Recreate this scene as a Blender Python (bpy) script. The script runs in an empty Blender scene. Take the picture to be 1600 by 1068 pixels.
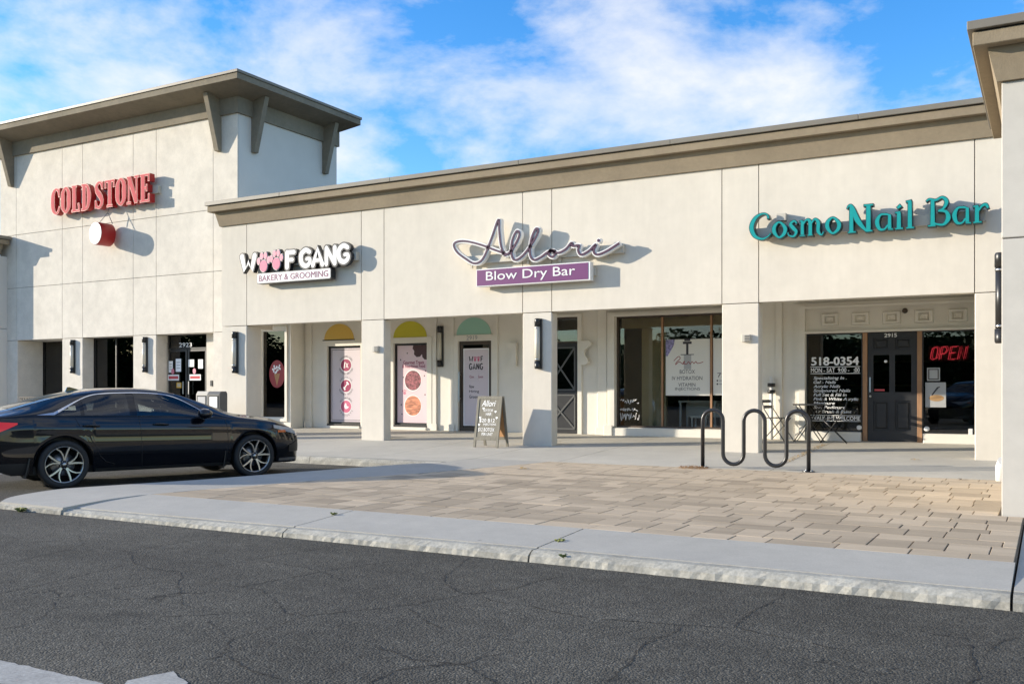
import bpy, bmesh, math, random
import numpy as np
from mathutils import Vector, Matrix
random.seed(7)
SC = bpy.context.scene
COL = SC.collection
rad = math.radians

# ------------------------------------------------------------------ camera
cam_d = bpy.data.cameras.new("camera")
cam = bpy.data.objects.new("camera", cam_d)
COL.objects.link(cam)
cam.location = (0, 0, 1.33)
cam.rotation_euler = (rad(90), 0, rad(29.436))
cam_d.sensor_width = 36.0
cam_d.lens = 33.494
cam_d.shift_y = 0.04625
cam_d.clip_end = 3000
SC.camera = cam

# ------------------------------------------------------------------ light
SUN_AZ, SUN_EL = rad(23.7), rad(13.6)          # travel direction: +X, a little +Y, downwards
sun_travel = Vector((math.cos(SUN_EL) * math.cos(SUN_AZ), math.cos(SUN_EL) * math.sin(SUN_AZ), -math.sin(SUN_EL)))
sd = bpy.data.lights.new("sun", 'SUN')
sd.energy = 3.3
sd.angle = rad(0.5)
sd.color = (1.0, 0.90, 0.75)
sun = bpy.data.objects.new("sun", sd)
sun.rotation_euler = sun_travel.to_track_quat('-Z', 'Y').to_euler()
COL.objects.link(sun)

world = bpy.data.worlds.new("World")
SC.world = world
world.use_nodes = True
wn, wl = world.node_tree.nodes, world.node_tree.links
wn.clear()
w_out = wn.new('ShaderNodeOutputWorld')
w_bg = wn.new('ShaderNodeBackground')
sky = wn.new('ShaderNodeTexSky')
sky.sky_type = 'NISHITA'
sky.sun_disc = False
sky.sun_elevation = SUN_EL
to_sun = -sun_travel
sky.sun_rotation = math.atan2(to_sun.x, to_sun.y)
sky.altitude = 0
sky.air_density = 1.0
sky.dust_density = 0.3
sky.ozone_density = 3.0
w_bg.inputs['Strength'].default_value = 0.15
hs = wn.new('ShaderNodeHueSaturation')
hs.inputs['Saturation'].default_value = 1.3
hs.inputs['Hue'].default_value = 0.508
hs.inputs['Value'].default_value = 0.95
wl.new(sky.outputs[0], hs.inputs['Color'])
# clouds: soft cumulus from noise on the view direction, flattened vertically
tc = wn.new('ShaderNodeTexCoord')
mp = wn.new('ShaderNodeMapping'); mp.inputs['Scale'].default_value = (1.0, 1.0, 1.9); mp.inputs['Location'].default_value = (2.35, 0.55, 0.42)
wl.new(tc.outputs['Generated'], mp.inputs[0])
n1 = wn.new('ShaderNodeTexNoise'); n1.inputs['Scale'].default_value = 4.4; n1.inputs['Detail'].default_value = 10; n1.inputs['Roughness'].default_value = 0.58
n1.inputs['Distortion'].default_value = 0.15
wl.new(mp.outputs[0], n1.inputs['Vector'])
cr = wn.new('ShaderNodeValToRGB')
cr.color_ramp.elements[0].position = 0.45; cr.color_ramp.elements[0].color = (0, 0, 0, 1)
cr.color_ramp.elements[1].position = 0.72; cr.color_ramp.elements[1].color = (1, 1, 1, 1)
e_ = cr.color_ramp.elements.new(0.565); e_.color = (0.52, 0.52, 0.52, 1)
wl.new(n1.outputs['Fac'], cr.inputs[0])
cmul = wn.new('ShaderNodeMath'); cmul.operation = 'MULTIPLY'; cmul.inputs[1].default_value = 0.96
wl.new(cr.outputs[0], cmul.inputs[0])
mixc = wn.new('ShaderNodeMixRGB')
mixc.inputs['Color2'].default_value = (3.1, 3.08, 3.06, 1)
wl.new(cmul.outputs[0], mixc.inputs['Fac']); wl.new(hs.outputs[0], mixc.inputs['Color1'])
wl.new(mixc.outputs[0], w_bg.inputs['Color'])
wl.new(w_bg.outputs[0], w_out.inputs['Surface'])

vs = SC.view_settings
vs.view_transform = 'Standard'; vs.look = 'None'; vs.gamma = 1.0; vs.use_curve_mapping = False
vs.exposure = 1.2
try:
    SC.cycles.use_denoising = True
    SC.cycles.max_bounces = 8
    SC.cycles.sample_clamp_indirect = 6.0
except Exception:
    pass

# ------------------------------------------------------------------ materials
MATS = {}
def mat(name, col, rough=0.7, metal=0.0, spec=0.5, noise=None, bump=None, emit=None, coat=0.0, rand=0.0, alpha=None):
    """noise=(scale, amount, detail, stretch(xyz)) multiplies the colour; bump=(scale, strength, distance)"""
    m = bpy.data.materials.new(name); m.use_nodes = True
    nt = m.node_tree; n, l = nt.nodes, nt.links
    b = n['Principled BSDF']
    b.inputs['Base Color'].default_value = (*col, 1)
    b.inputs['Roughness'].default_value = rough
    b.inputs['Metallic'].default_value = metal
    b.inputs['Specular IOR Level'].default_value = spec
    if coat:
        b.inputs['Coat Weight'].default_value = coat; b.inputs['Coat Roughness'].default_value = 0.02
    if emit:
        b.inputs['Emission Color'].default_value = (*emit[0], 1); b.inputs['Emission Strength'].default_value = emit[1]
    g = None
    if noise or bump:
        g = n.new('ShaderNodeNewGeometry')
    last = None
    if noise:
        lst = noise if isinstance(noise, list) else [noise]
        for (sc, amt, det, st) in lst:
            mpn = n.new('ShaderNodeMapping'); mpn.inputs['Scale'].default_value = st
            l.new(g.outputs['Position'], mpn.inputs[0])
            nz = n.new('ShaderNodeTexNoise'); nz.inputs['Scale'].default_value = sc; nz.inputs['Detail'].default_value = det
            nz.inputs['Roughness'].default_value = 0.6
            l.new(mpn.outputs[0], nz.inputs['Vector'])
            mr = n.new('ShaderNodeMapRange'); mr.inputs['From Min'].default_value = 0.3; mr.inputs['From Max'].default_value = 0.7
            mr.inputs['To Min'].default_value = 1 - amt; mr.inputs['To Max'].default_value = 1 + amt
            l.new(nz.outputs['Fac'], mr.inputs['Value'])
            mx = n.new('ShaderNodeMixRGB'); mx.blend_type = 'MULTIPLY'; mx.inputs['Fac'].default_value = 1
            if last is None: mx.inputs['Color1'].default_value = (*col, 1)
            else: l.new(last, mx.inputs['Color1'])
            l.new(mr.outputs[0], mx.inputs['Color2']); last = mx.outputs[0]
    if rand:
        oi = n.new('ShaderNodeObjectInfo')
        mr = n.new('ShaderNodeMapRange'); mr.inputs['To Min'].default_value = 1 - rand; mr.inputs['To Max'].default_value = 1 + rand * 0.7
        l.new(oi.outputs['Random'], mr.inputs['Value'])
        mx = n.new('ShaderNodeMixRGB'); mx.blend_type = 'MULTIPLY'; mx.inputs['Fac'].default_value = 1
        if last is None: mx.inputs['Color1'].default_value = (*col, 1)
        else: l.new(last, mx.inputs['Color1'])
        l.new(mr.outputs[0], mx.inputs['Color2']); last = mx.outputs[0]
    if last is not None: l.new(last, b.inputs['Base Color'])
    if bump:
        nb = n.new('ShaderNodeTexNoise'); nb.inputs['Scale'].default_value = bump[0]; nb.inputs['Detail'].default_value = 4
        l.new(g.outputs['Position'], nb.inputs['Vector'])
        bp = n.new('ShaderNodeBump'); bp.inputs['Strength'].default_value = bump[1]; bp.inputs['Distance'].default_value = bump[2]
        l.new(nb.outputs['Fac'], bp.inputs['Height']); l.new(bp.outputs[0], b.inputs['Normal'])
    MATS[name] = m
    return m

def glass_mat(name, tint=(0.35, 0.37, 0.36), f0=0.09):
    m = bpy.data.materials.new(name); m.use_nodes = True
    n, l = m.node_tree.nodes, m.node_tree.links; n.clear()
    o = n.new('ShaderNodeOutputMaterial'); mx = n.new('ShaderNodeMixShader')
    tr = n.new('ShaderNodeBsdfTransparent'); tr.inputs['Color'].default_value = (*tint, 1)
    gl = n.new('ShaderNodeBsdfGlossy'); gl.inputs['Roughness'].default_value = 0.0
    lw = n.new('ShaderNodeFresnel'); lw.inputs['IOR'].default_value = 1.5
    ad = n.new('ShaderNodeMath'); ad.operation = 'ADD'; ad.inputs[1].default_value = f0; ad.use_clamp = True
    l.new(lw.outputs[0], ad.inputs[0]); l.new(ad.outputs[0], mx.inputs[0])
    l.new(tr.outputs[0], mx.inputs[1]); l.new(gl.outputs[0], mx.inputs[2]); l.new(mx.outputs[0], o.inputs['Surface'])
    MATS[name] = m
    return m

S1 = (1, 1, 1)
mat('stucco', (0.655, 0.605, 0.515), 0.92, spec=0.15, noise=[(0.7, 0.04, 5, S1), (5, 0.03, 6, S1), (7, 0.025, 5, (1, 1, .12))], bump=(60, 0.25, 0.004))
mat('stucco_tower', (0.655, 0.61, 0.53), 0.92, spec=0.15, noise=[(0.9, 0.07, 7, (1, 1, .8)), (3.2, 0.08, 8, S1), (26, 0.03, 3, S1)], bump=(55, 0.25, 0.004))
mat('stucco_pale', (0.64, 0.615, 0.56), 0.9, spec=0.15, noise=[(1.5, 0.03, 4, S1)], bump=(60, 0.2, 0.004))
mat('taupe', (0.28, 0.228, 0.158), 0.9, spec=0.15, noise=[(1.2, 0.10, 6, S1), (14, 0.06, 4, S1)], bump=(70, 0.45, 0.006))
mat('taupe_tower', (0.235, 0.205, 0.155), 0.9, spec=0.15, noise=[(0.8, 0.16, 6, S1), (10, 0.08, 5, S1)], bump=(60, 0.35, 0.005))
mat('metal_cap', (0.20, 0.18, 0.145), 0.5, spec=0.4, noise=(3, 0.05, 3, S1))
mat('groove', (0.12, 0.11, 0.095), 0.9)
mat('trim_cream', (0.78, 0.74, 0.65), 0.75, spec=0.25, noise=[(2, 0.04, 4, S1)])
mat('ceiling_paint', (0.80, 0.77, 0.70), 0.9)
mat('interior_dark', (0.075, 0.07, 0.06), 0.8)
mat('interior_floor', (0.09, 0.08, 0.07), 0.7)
mat('interior_tan', (0.70, 0.52, 0.28), 0.8, noise=(2, 0.05, 3, S1))
mat('interior_green', (0.10, 0.17, 0.02), 0.7)
mat('interior_orange', (0.28, 0.10, 0.035), 0.7)
mat('black_metal', (0.018, 0.018, 0.018), 0.35, spec=0.5)
mat('black_paint', (0.02, 0.02, 0.021), 0.32, spec=0.5, noise=(20, 0.2, 3, S1))
mat('black_frame', (0.025, 0.023, 0.02), 0.45)
mat('bronze', (0.075, 0.055, 0.04), 0.45, spec=0.4)
mat('door_black', (0.030, 0.030, 0.031), 0.5, spec=0.35, noise=(3, 0.15, 4, S1))
mat('wood_raw', (0.36, 0.20, 0.105), 0.7, noise=(12, 0.18, 4, (1, 1, .15)))
mat('wood_light', (0.45, 0.24, 0.10), 0.6, noise=(12, 0.1, 4, (1, 1, .2)))
mat('weathered_wood', (0.20, 0.185, 0.145), 0.85, noise=(30, 0.22, 4, (1, 1, .15)))
mat('lens', (0.62, 0.58, 0.48), 0.3, spec=0.5)
mat('white', (0.75, 0.74, 0.70), 0.5)
mat('white_print', (0.88, 0.88, 0.86), 0.55)
mat('grey_print', (0.42, 0.42, 0.41), 0.5)
mat('dark_print', (0.04, 0.035, 0.04), 0.55)
mat('red_return', (0.36, 0.012, 0.010), 0.5, spec=0.5)
mat('pink_face', (0.56, 0.105, 0.115), 0.75, spec=0.15)
mat('pad_pink', (0.58, 0.09, 0.20), 0.4)
mat('toe_pink', (0.66, 0.22, 0.29), 0.4)
mat('letter_black', (0.022, 0.022, 0.024), 0.45)
mat('sign_white', (0.78, 0.77, 0.74), 0.4)
mat('bakery_text', (0.20, 0.035, 0.11), 0.5)
mat('purple', (0.165, 0.042, 0.145), 0.4)
mat('purple_script', (0.075, 0.028, 0.055), 0.4)
mat('teal', (0.008, 0.29, 0.29), 0.6, spec=0.2)
mat('teal_edge', (0.012, 0.05, 0.05), 0.4)
mat('raceway', (0.50, 0.47, 0.40), 0.6)
mat('poster_lilac', (0.66, 0.58, 0.61), 0.35, spec=0.5)
mat('poster_pink', (0.82, 0.62, 0.64), 0.35, spec=0.5)
mat('magenta', (0.33, 0.015, 0.08), 0.4)
mat('rose', (0.60, 0.12, 0.22), 0.4)
mat('choc', (0.07, 0.018, 0.014), 0.4)
mat('photo_a', (0.30, 0.09, 0.10), 0.4, noise=(16, 0.8, 3, S1))
mat('photo_b', (0.62, 0.24, 0.13), 0.4, noise=(14, 0.6, 3, (.4, 1, 1.6)))
mat('photo_c', (0.45, 0.27, 0.12), 0.4, noise=(6, 0.6, 3, (.4, 1, 1.4)))
mat('half_yellow', (0.72, 0.47, 0.09), 0.5)
mat('half_lime', (0.58, 0.52, 0.03), 0.5)
mat('half_teal', (0.33, 0.58, 0.46), 0.5)
mat('poster_white', (0.74, 0.72, 0.65), 0.4, spec=0.5)
mat('gauge_blue', (0.25, 0.22, 0.40), 0.4, noise=(18, 0.8, 3, S1))
mat('steel', (0.55, 0.55, 0.53), 0.3, metal=1.0)
mat('neon_red', (0.35, 0.01, 0.015), 0.3, emit=((1.0, 0.06, 0.09), 0.8))
mat('yellow_card', (0.62, 0.36, 0.03), 0.5)
mat('logo_red', (0.30, 0.03, 0.03), 0.4)
mat('plastic_grey', (0.10, 0.10, 0.095), 0.5)
mat('chalk', (0.012, 0.012, 0.012), 0.8)
mat('asphalt_dry', (0.06, 0.06, 0.06), 0.9)
mat('paint_white', (0.36, 0.35, 0.32), 0.85, noise=[(5, 0.18, 6, S1), (60, 0.2, 3, S1)], bump=(120, 0.3, 0.004))
mat('paint_line', (0.50, 0.49, 0.46), 0.85, noise=[(9, 0.2, 5, S1)])
mat('needle', (0.40, 0.22, 0.09), 0.8)
mat('dry_leaf', (0.42, 0.28, 0.11), 0.8)
mat('weed', (0.17, 0.19, 0.05), 0.8)
mat('leaf', (0.05, 0.085, 0.025), 0.7, noise=(0.8, 0.35, 2, S1))
mat('bark', (0.10, 0.08, 0.06), 0.9)
glass_mat('shop_glass', (0.82, 0.84, 0.82), 0.03)
glass_mat('dark_glass', (0.5, 0.52, 0.5), 0.04)
glass_mat('car_glass', (0.55, 0.60, 0.60), 0.05)
mat('car_paint', (0.003, 0.0038, 0.006), 0.2, spec=0.1, coat=1.0)
mat('tyre', (0.018, 0.018, 0.018), 0.75, bump=(90, 0.2, 0.003))
mat('rim_black', (0.015, 0.015, 0.016), 0.3, spec=0.5)
mat('rim_silver', (0.40, 0.40, 0.39), 0.3, metal=1.0)
mat('chrome', (0.80, 0.80, 0.80), 0.12, metal=1.0)
mat('car_trim', (0.012, 0.012, 0.012), 0.5)
mat('seat_cloth', (0.03, 0.03, 0.032), 0.8)
mat('tail_red', (0.45, 0.012, 0.012), 0.15, spec=0.6, emit=((1.0, 0.03, 0.02), 0.12))
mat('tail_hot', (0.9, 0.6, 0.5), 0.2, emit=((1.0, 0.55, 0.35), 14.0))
mat('amber', (0.65, 0.14, 0.03), 0.2, spec=0.6)
mat('lamp_glass', (0.35, 0.36, 0.36), 0.08, spec=0.8)
mat('disc', (0.35, 0.34, 0.33), 0.4, metal=1.0)
mat('concrete', (0.50, 0.47, 0.40), 0.9, spec=0.2, noise=[(0.5, 0.07, 5, S1), (3, 0.06, 6, S1), (60, 0.05, 2, S1)], bump=(140, 0.2, 0.003))
mat('concrete_grey', (0.425, 0.405, 0.355), 0.9, spec=0.2, noise=[(0.7, 0.06, 5, S1), (5, 0.05, 6, S1), (80, 0.06, 2, S1)], bump=(140, 0.25, 0.003))
mat('crack_fill', (0.02, 0.019, 0.017), 0.95)
mat('stucco_pier', (0.55, 0.52, 0.46), 0.9, spec=0.15, noise=[(1.5, 0.03, 4, S1), (6, 0.03, 5, S1)], bump=(60, 0.2, 0.004))
mat('kerb_face', (0.37, 0.355, 0.305), 0.95, spec=0.1, noise=[(3, 0.22, 7, S1), (40, 0.2, 4, S1)], bump=(110, 0.3, 0.004))
mat('paver', (0.455, 0.37, 0.265), 0.9, spec=0.2, noise=[(2.2, 0.12, 5, (.6, 2.4, 1)), (0.35, 0.06, 3, S1), (90, 0.05, 2, S1)], bump=(160, 0.2, 0.002), rand=0.22)
mat('sand_joint', (0.15, 0.12, 0.085), 0.95, noise=(30, 0.3, 3, S1))

def add_spots(name, scale, size, dark):
    # small dark stains with a shape of their own (gum, drips)
    m = MATS[name]; n, l = m.node_tree.nodes, m.node_tree.links; b = n['Principled BSDF']
    src = b.inputs['Base Color'].links[0].from_socket; g = n.new('ShaderNodeNewGeometry')
    v = n.new('ShaderNodeTexVoronoi'); v.inputs['Scale'].default_value = scale; l.new(g.outputs['Position'], v.inputs['Vector'])
    sp = n.new('ShaderNodeSeparateColor'); l.new(v.outputs['Color'], sp.inputs[0])
    r = n.new('ShaderNodeMapRange'); r.inputs[1].default_value = size * .6; r.inputs[2].default_value = size; r.inputs[3].default_value = dark; r.inputs[4].default_value = 1.0
    l.new(v.outputs['Distance'], r.inputs[0])
    gt = n.new('ShaderNodeMath'); gt.operation = 'GREATER_THAN'; gt.inputs[1].default_value = 0.55; l.new(sp.outputs[0], gt.inputs[0])
    mx0 = n.new('ShaderNodeMath'); mx0.operation = 'MAXIMUM'; l.new(r.outputs[0], mx0.inputs[0]); l.new(gt.outputs[0], mx0.inputs[1])
    mx = n.new('ShaderNodeMixRGB'); mx.blend_type = 'MULTIPLY'; mx.inputs['Fac'].default_value = 1
    l.new(src, mx.inputs['Color1']); l.new(mx0.outputs[0], mx.inputs['Color2']); l.new(mx.outputs[0], b.inputs['Base Color'])
for nm_, sc_, sz_, dk_ in (('concrete', 2.6, .07, .72), ('concrete_grey', 2.2, .05, .7), ('paver', 1.6, .05, .7)): add_spots(nm_, sc_, sz_, dk_)
def asphalt_material():
    m = bpy.data.materials.new('asphalt'); m.use_nodes = True
    n, l = m.node_tree.nodes, m.node_tree.links
    b = n['Principled BSDF']; b.inputs['Roughness'].default_value = 0.88; b.inputs['Specular IOR Level'].default_value = 0.25
    g = n.new('ShaderNodeNewGeometry')
    def noise(sc, det, ro=0.6, vec=None):
        z = n.new('ShaderNodeTexNoise'); z.inputs['Scale'].default_value = sc; z.inputs['Detail'].default_value = det; z.inputs['Roughness'].default_value = ro
        l.new(vec or g.outputs['Position'], z.inputs['Vector']); return z
    def mr(src, a, b_, c, d):
        r = n.new('ShaderNodeMapRange'); r.inputs[1].default_value = a; r.inputs[2].default_value = b_; r.inputs[3].default_value = c; r.inputs[4].default_value = d
        l.new(src, r.inputs[0]); return r.outputs[0]
    def mul(a, b_):
        x = n.new('ShaderNodeMath'); x.operation = 'MULTIPLY'; l.new(a, x.inputs[0]); l.new(b_, x.inputs[1]); return x.outputs[0]
    mpl = n.new('ShaderNodeMapping'); mpl.inputs['Scale'].default_value = (0.12, 1.0, 1.0); l.new(g.outputs['Position'], mpl.inputs[0])
    lane = mr(noise(0.9, 4, .6, mpl.outputs[0]).outputs['Fac'], 0.3, 0.7, 0.82, 1.18)
    oil = mr(noise(0.9, 3, .5).outputs['Fac'], 0.66, 0.74, 1.0, 0.6)
    big = mul(mul(mr(noise(0.55, 4).outputs['Fac'], 0.3, 0.7, 0.72, 1.28), lane), oil)
    mid = mr(noise(7, 5).outputs['Fac'], 0.3, 0.7, 0.84, 1.16)
    # stones
    vo = n.new('ShaderNodeTexVoronoi'); vo.inputs['Scale'].default_value = 85
    l.new(g.outputs['Position'], vo.inputs['Vector'])
    sp = n.new('ShaderNodeSeparateColor'); l.new(vo.outputs['Color'], sp.inputs[0])
    st = mr(sp.outputs[0], 0.0, 1.0, 0.6, 1.4)
    vo2 = n.new('ShaderNodeTexVoronoi'); vo2.inputs['Scale'].default_value = 170
    l.new(g.outputs['Position'], vo2.inputs['Vector'])
    sp2 = n.new('ShaderNodeSeparateColor'); l.new(vo2.outputs['Color'], sp2.inputs[0])
    st2 = mr(sp2.outputs[1], 0.92, 1.0, 1.0, 2.6)
    val = mul(mul(big, mid), mul(st, st2))
    # cracks: warped voronoi edges, broken up by noise
    wz = noise(1.6, 4)
    sub = n.new('ShaderNodeVectorMath'); sub.operation = 'SUBTRACT'; sub.inputs[1].default_value = (0.5, 0.5, 0.5); l.new(wz.outputs['Color'], sub.inputs[0])
    scl = n.new('ShaderNodeVectorMath'); scl.operation = 'SCALE'; scl.inputs['Scale'].default_value = 0.9; l.new(sub.outputs[0], scl.inputs[0])
    wz2 = noise(14, 3)
    sub2 = n.new('ShaderNodeVectorMath'); sub2.operation = 'SUBTRACT'; sub2.inputs[1].default_value = (0.5, 0.5, 0.5); l.new(wz2.outputs['Color'], sub2.inputs[0])
    scl2 = n.new('ShaderNodeVectorMath'); scl2.operation = 'SCALE'; scl2.inputs['Scale'].default_value = 0.09; l.new(sub2.outputs[0], scl2.inputs[0])
    ad = n.new('ShaderNodeVectorMath'); l.new(g.outputs['Position'], ad.inputs[0]); l.new(scl.outputs[0], ad.inputs[1])
    ad2 = n.new('ShaderNodeVectorMath'); l.new(ad.outputs[0], ad2.inputs[0]); l.new(scl2.outputs[0], ad2.inputs[1])
    mpg = n.new('ShaderNodeMapping'); mpg.inputs['Scale'].default_value = (0.62, 1.0, 0.0); mpg.inputs['Rotation'].default_value = (0, 0, rad(8))
    l.new(ad2.outputs[0], mpg.inputs[0])
    ve = n.new('ShaderNodeTexVoronoi'); ve.feature = 'DISTANCE_TO_EDGE'; ve.inputs['Scale'].default_value = 0.8
    l.new(mpg.outputs[0], ve.inputs['Vector'])
    gate = mr(noise(0.8, 2).outputs['Fac'], 0.52, 0.62, 0.0, 0.8)
    ck = mr(ve.outputs['Distance'], 0.002, 0.0065, 1.0, 0.0)
    crack = mul(ck, gate)
    inv = mr(crack, 0.0, 1.0, 1.0, 0.22)
    edge = mul(mr(ve.outputs['Distance'], 0.006, 0.02, 1.0, 0.0), gate)
    lite = mr(edge, 0.0, 1.0, 1.0, 1.3)
    val = mul(mul(val, inv), lite)
    cm = n.new('ShaderNodeMixRGB'); cm.blend_type = 'MULTIPLY'; cm.inputs[0].default_value = 1; cm.inputs[1].default_value = (0.076, 0.071, 0.058, 1)
    l.new(val, cm.inputs[2]); l.new(cm.outputs[0], b.inputs['Base Color'])
    h = n.new('ShaderNodeMath'); h.operation = 'SUBTRACT'
    l.new(mr(vo.outputs['Distance'], 0.0, 0.8, 1.0, 0.0), h.inputs[0]); l.new(crack, h.inputs[1])
    bp = n.new('ShaderNodeBump'); bp.inputs['Strength'].default_value = 0.7; bp.inputs['Distance'].default_value = 0.006
    l.new(h.outputs[0], bp.inputs['Height']); l.new(bp.outputs[0], b.inputs['Normal'])
    MATS['asphalt'] = m
asphalt_material()

# ------------------------------------------------------------------ helpers
def link(name, me, mats, parent=None, smooth=False):
    o = bpy.data.objects.new(name, me); COL.objects.link(o)
    if isinstance(mats, str): mats = [mats]
    if not me.materials:
        for m in mats: me.materials.append(MATS[m])
    if smooth:
        for p in me.polygons: p.use_smooth = True
    if parent is not None: o.parent = parent
    return o
def fin(name, bm, mats, parent=None, smooth=False, recalc=True):
    if recalc: bmesh.ops.recalc_face_normals(bm, faces=bm.faces)
    me = bpy.data.meshes.new(name); bm.to_mesh(me); bm.free()
    return link(name, me, mats, parent, smooth)
def thing(name, label, cat, group=None):
    o = bpy.data.objects.new(name, None); COL.objects.link(o)
    o.empty_display_size = 0.2
    o['label'] = label; o['category'] = cat
    if group: o['group'] = group
    return o
def tag(o, label, cat, group=None):
    o['label'] = label; o['category'] = cat
    if group: o['group'] = group
    return o
def structure(o):
    o['kind'] = 'structure'; return o
def box(bm, x0, x1, y0, y1, z0, z1, mi=0, bev=0.0):
    v = [bm.verts.new((x, y, z)) for z in (z0, z1) for (x, y) in ((x0, y0), (x1, y0), (x1, y1), (x0, y1))]
    fs = [bm.faces.new([v[i] for i in q]) for q in ((3, 2, 1, 0), (4, 5, 6, 7), (0, 1, 5, 4), (1, 2, 6, 5), (2, 3, 7, 6), (3, 0, 4, 7))]
    for f in fs: f.material_index = mi
    if bev:
        es = list({e for f in fs for e in f.edges})
        bmesh.ops.bevel(bm, geom=es, offset=bev, segments=1, affect='EDGES', profile=0.5)
    return v
def bx(name, x0, x1, y0, y1, z0, z1, m, parent=None, bev=0.0):
    bm = bmesh.new(); box(bm, x0, x1, y0, y1, z0, z1, 0, bev); return fin(name, bm, m, parent)
def prism(bm, poly, axis, a, b, mi=0):
    """extrude 2D polygon: axis 'x' -> poly in (y,z); 'y' -> poly in (x,z); 'z' -> poly in (x,y)"""
    def P(p, t):
        return {'x': (t, p[0], p[1]), 'y': (p[0], t, p[1]), 'z': (p[0], p[1], t)}[axis]
    v0 = [bm.verts.new(P(p, a)) for p in poly]; v1 = [bm.verts.new(P(p, b)) for p in poly]
    n = len(poly); fs = [bm.faces.new(v0[::-1]), bm.faces.new(v1)]
    for i in range(n): fs.append(bm.faces.new((v0[i], v0[(i + 1) % n], v1[(i + 1) % n], v1[i])))
    for f in fs: f.material_index = mi
def tube(bm, pts, r, seg=8, mi=0, closed=False):
    pts = [Vector(p) for p in pts]; n = len(pts); rings = []
    up = None
    for i in range(n):
        a = pts[i - 1] if (i > 0 or closed) else pts[i]; b = pts[(i + 1) % n] if (i < n - 1 or closed) else pts[i]
        t = (b - a).normalized()
        if up is None:
            up = Vector((0, 0, 1)) if abs(t.z) < 0.9 else Vector((0, 1, 0))
        s = t.cross(up).normalized(); up = s.cross(t).normalized()
        rr = r[i] if isinstance(r, (list, tuple)) else r
        rings.append([bm.verts.new(pts[i] + (s * math.cos(k * 2 * math.pi / seg) + up * math.sin(k * 2 * math.pi / seg)) * rr) for k in range(seg)])
    m = n if closed else n - 1
    for i in range(m):
        A, B = rings[i], rings[(i + 1) % n]
        for k in range(seg):
            f = bm.faces.new((A[k], A[(k + 1) % seg], B[(k + 1) % seg], B[k])); f.material_index = mi; f.smooth = True
    if not closed:
        bm.faces.new(rings[0][::-1]).material_index = mi; bm.faces.new(rings[-1]).material_index = mi
def lathe(bm, prof, origin, axis, seg=32, mi=0):
    """prof list of (radius, along); axis unit Vector"""
    ax = Vector(axis).normalized(); u = ax.orthogonal().normalized(); w = ax.cross(u); o = Vector(origin)
    rings = [[bm.verts.new(o + ax * t + (u * math.cos(2 * math.pi * k / seg) + w * math.sin(2 * math.pi * k / seg)) * max(r, 1e-4)) for k in range(seg)] for r, t in prof]
    for A, B in zip(rings, rings[1:]):
        for k in range(seg):
            f = bm.faces.new((A[k], A[(k + 1) % seg], B[(k + 1) % seg], B[k])); f.material_index = mi; f.smooth = True
    return rings
def catmull(pts, per=6, closed=False):
    out = []; n = len(pts)
    rng = n if closed else n - 1
    for i in range(rng):
        g = lambda k: pts[k % n] if closed else pts[max(0, min(n - 1, k))]
        p0, p1, p2, p3 = g(i - 1), g(i), g(i + 1), g(i + 2)
        for j in range(per):
            t = j / per
            out.append(tuple(0.5 * (2 * b + (c - a) * t + (2 * a - 5 * b + 4 * c - d) * t * t + (-a + 3 * b - 3 * c + d) * t ** 3) for a, b, c, d in zip(p0, p1, p2, p3)))
    if not closed: out.append(tuple(pts[-1]))
    return out
def stroke(bm, pts, y0, y1, mi=0, grow=0.0, closed=False, smooth=False, cap=False):
    """pts: (x, z, width); solid ribbon between y0 (front) and y1 (back)"""
    if smooth: pts = catmull(pts, 6, closed)
    n = len(pts)
    L, Rr = [], []
    q = list(pts)
    if cap and not closed:
        (x0_, z0_, w0_), (x1_, z1_, _) = q[0], q[1]
        d = Vector((x0_ - x1_, z0_ - z1_)); d = d.normalized() if d.length > 0 else Vector((1, 0))
        hw = w0_ / 2 + grow
        q = [(x0_ + d.x * hw * .95, z0_ + d.y * hw * .95, w0_ * .25 - grow), (x0_ + d.x * hw * .6, z0_ + d.y * hw * .6, w0_ * .78)] + q
        (x0_, z0_, w0_), (x1_, z1_, _) = q[-1], q[-2]
        d = Vector((x0_ - x1_, z0_ - z1_)); d = d.normalized() if d.length > 0 else Vector((1, 0))
        hw = w0_ / 2 + grow
        q = q + [(x0_ + d.x * hw * .6, z0_ + d.y * hw * .6, w0_ * .78), (x0_ + d.x * hw * .95, z0_ + d.y * hw * .95, w0_ * .25 - grow)]
        n = len(q)
    for i in range(n):
        a = q[i - 1] if (i > 0 or closed) else q[i]; b = q[(i + 1) % n] if (i < n - 1 or closed) else q[i]
        d = Vector((b[0] - a[0], b[1] - a[1])); d = d.normalized() if d.length > 1e-9 else Vector((1, 0))
        nrm = Vector((-d.y, d.x)); h = q[i][2] / 2 + grow
        ex = 0.0
        px, pz = q[i][0], q[i][1]
        if grow and not closed and not cap:
            if i == 0: px -= d.x * grow; pz -= d.y * grow
            if i == n - 1: px += d.x * grow; pz += d.y * grow
        L.append((px + nrm.x * h, pz + nrm.y * h)); Rr.append((px - nrm.x * h, pz - nrm.y * h))
    vf = [(bm.verts.new((a[0], y0, a[1])), bm.verts.new((b[0], y0, b[1])), bm.verts.new((a[0], y1, a[1])), bm.verts.new((b[0], y1, b[1]))) for a, b in zip(L, Rr)]
    m = n if closed else n - 1
    fs = []
    for i in range(m):
        A, B = vf[i], vf[(i + 1) % n]
        for q4 in ((A[0], B[0], B[1], A[1]), (A[2], A[3], B[3], B[2]), (A[0], A[2], B[2], B[0]), (A[1], B[1], B[3], A[3])):
            fs.append(bm.faces.new(q4))
    if not closed:
        for A in (vf[0], vf[-1]): fs.append(bm.faces.new((A[0], A[1], A[3], A[2])))
    for f in fs: f.material_index = mi
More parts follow.
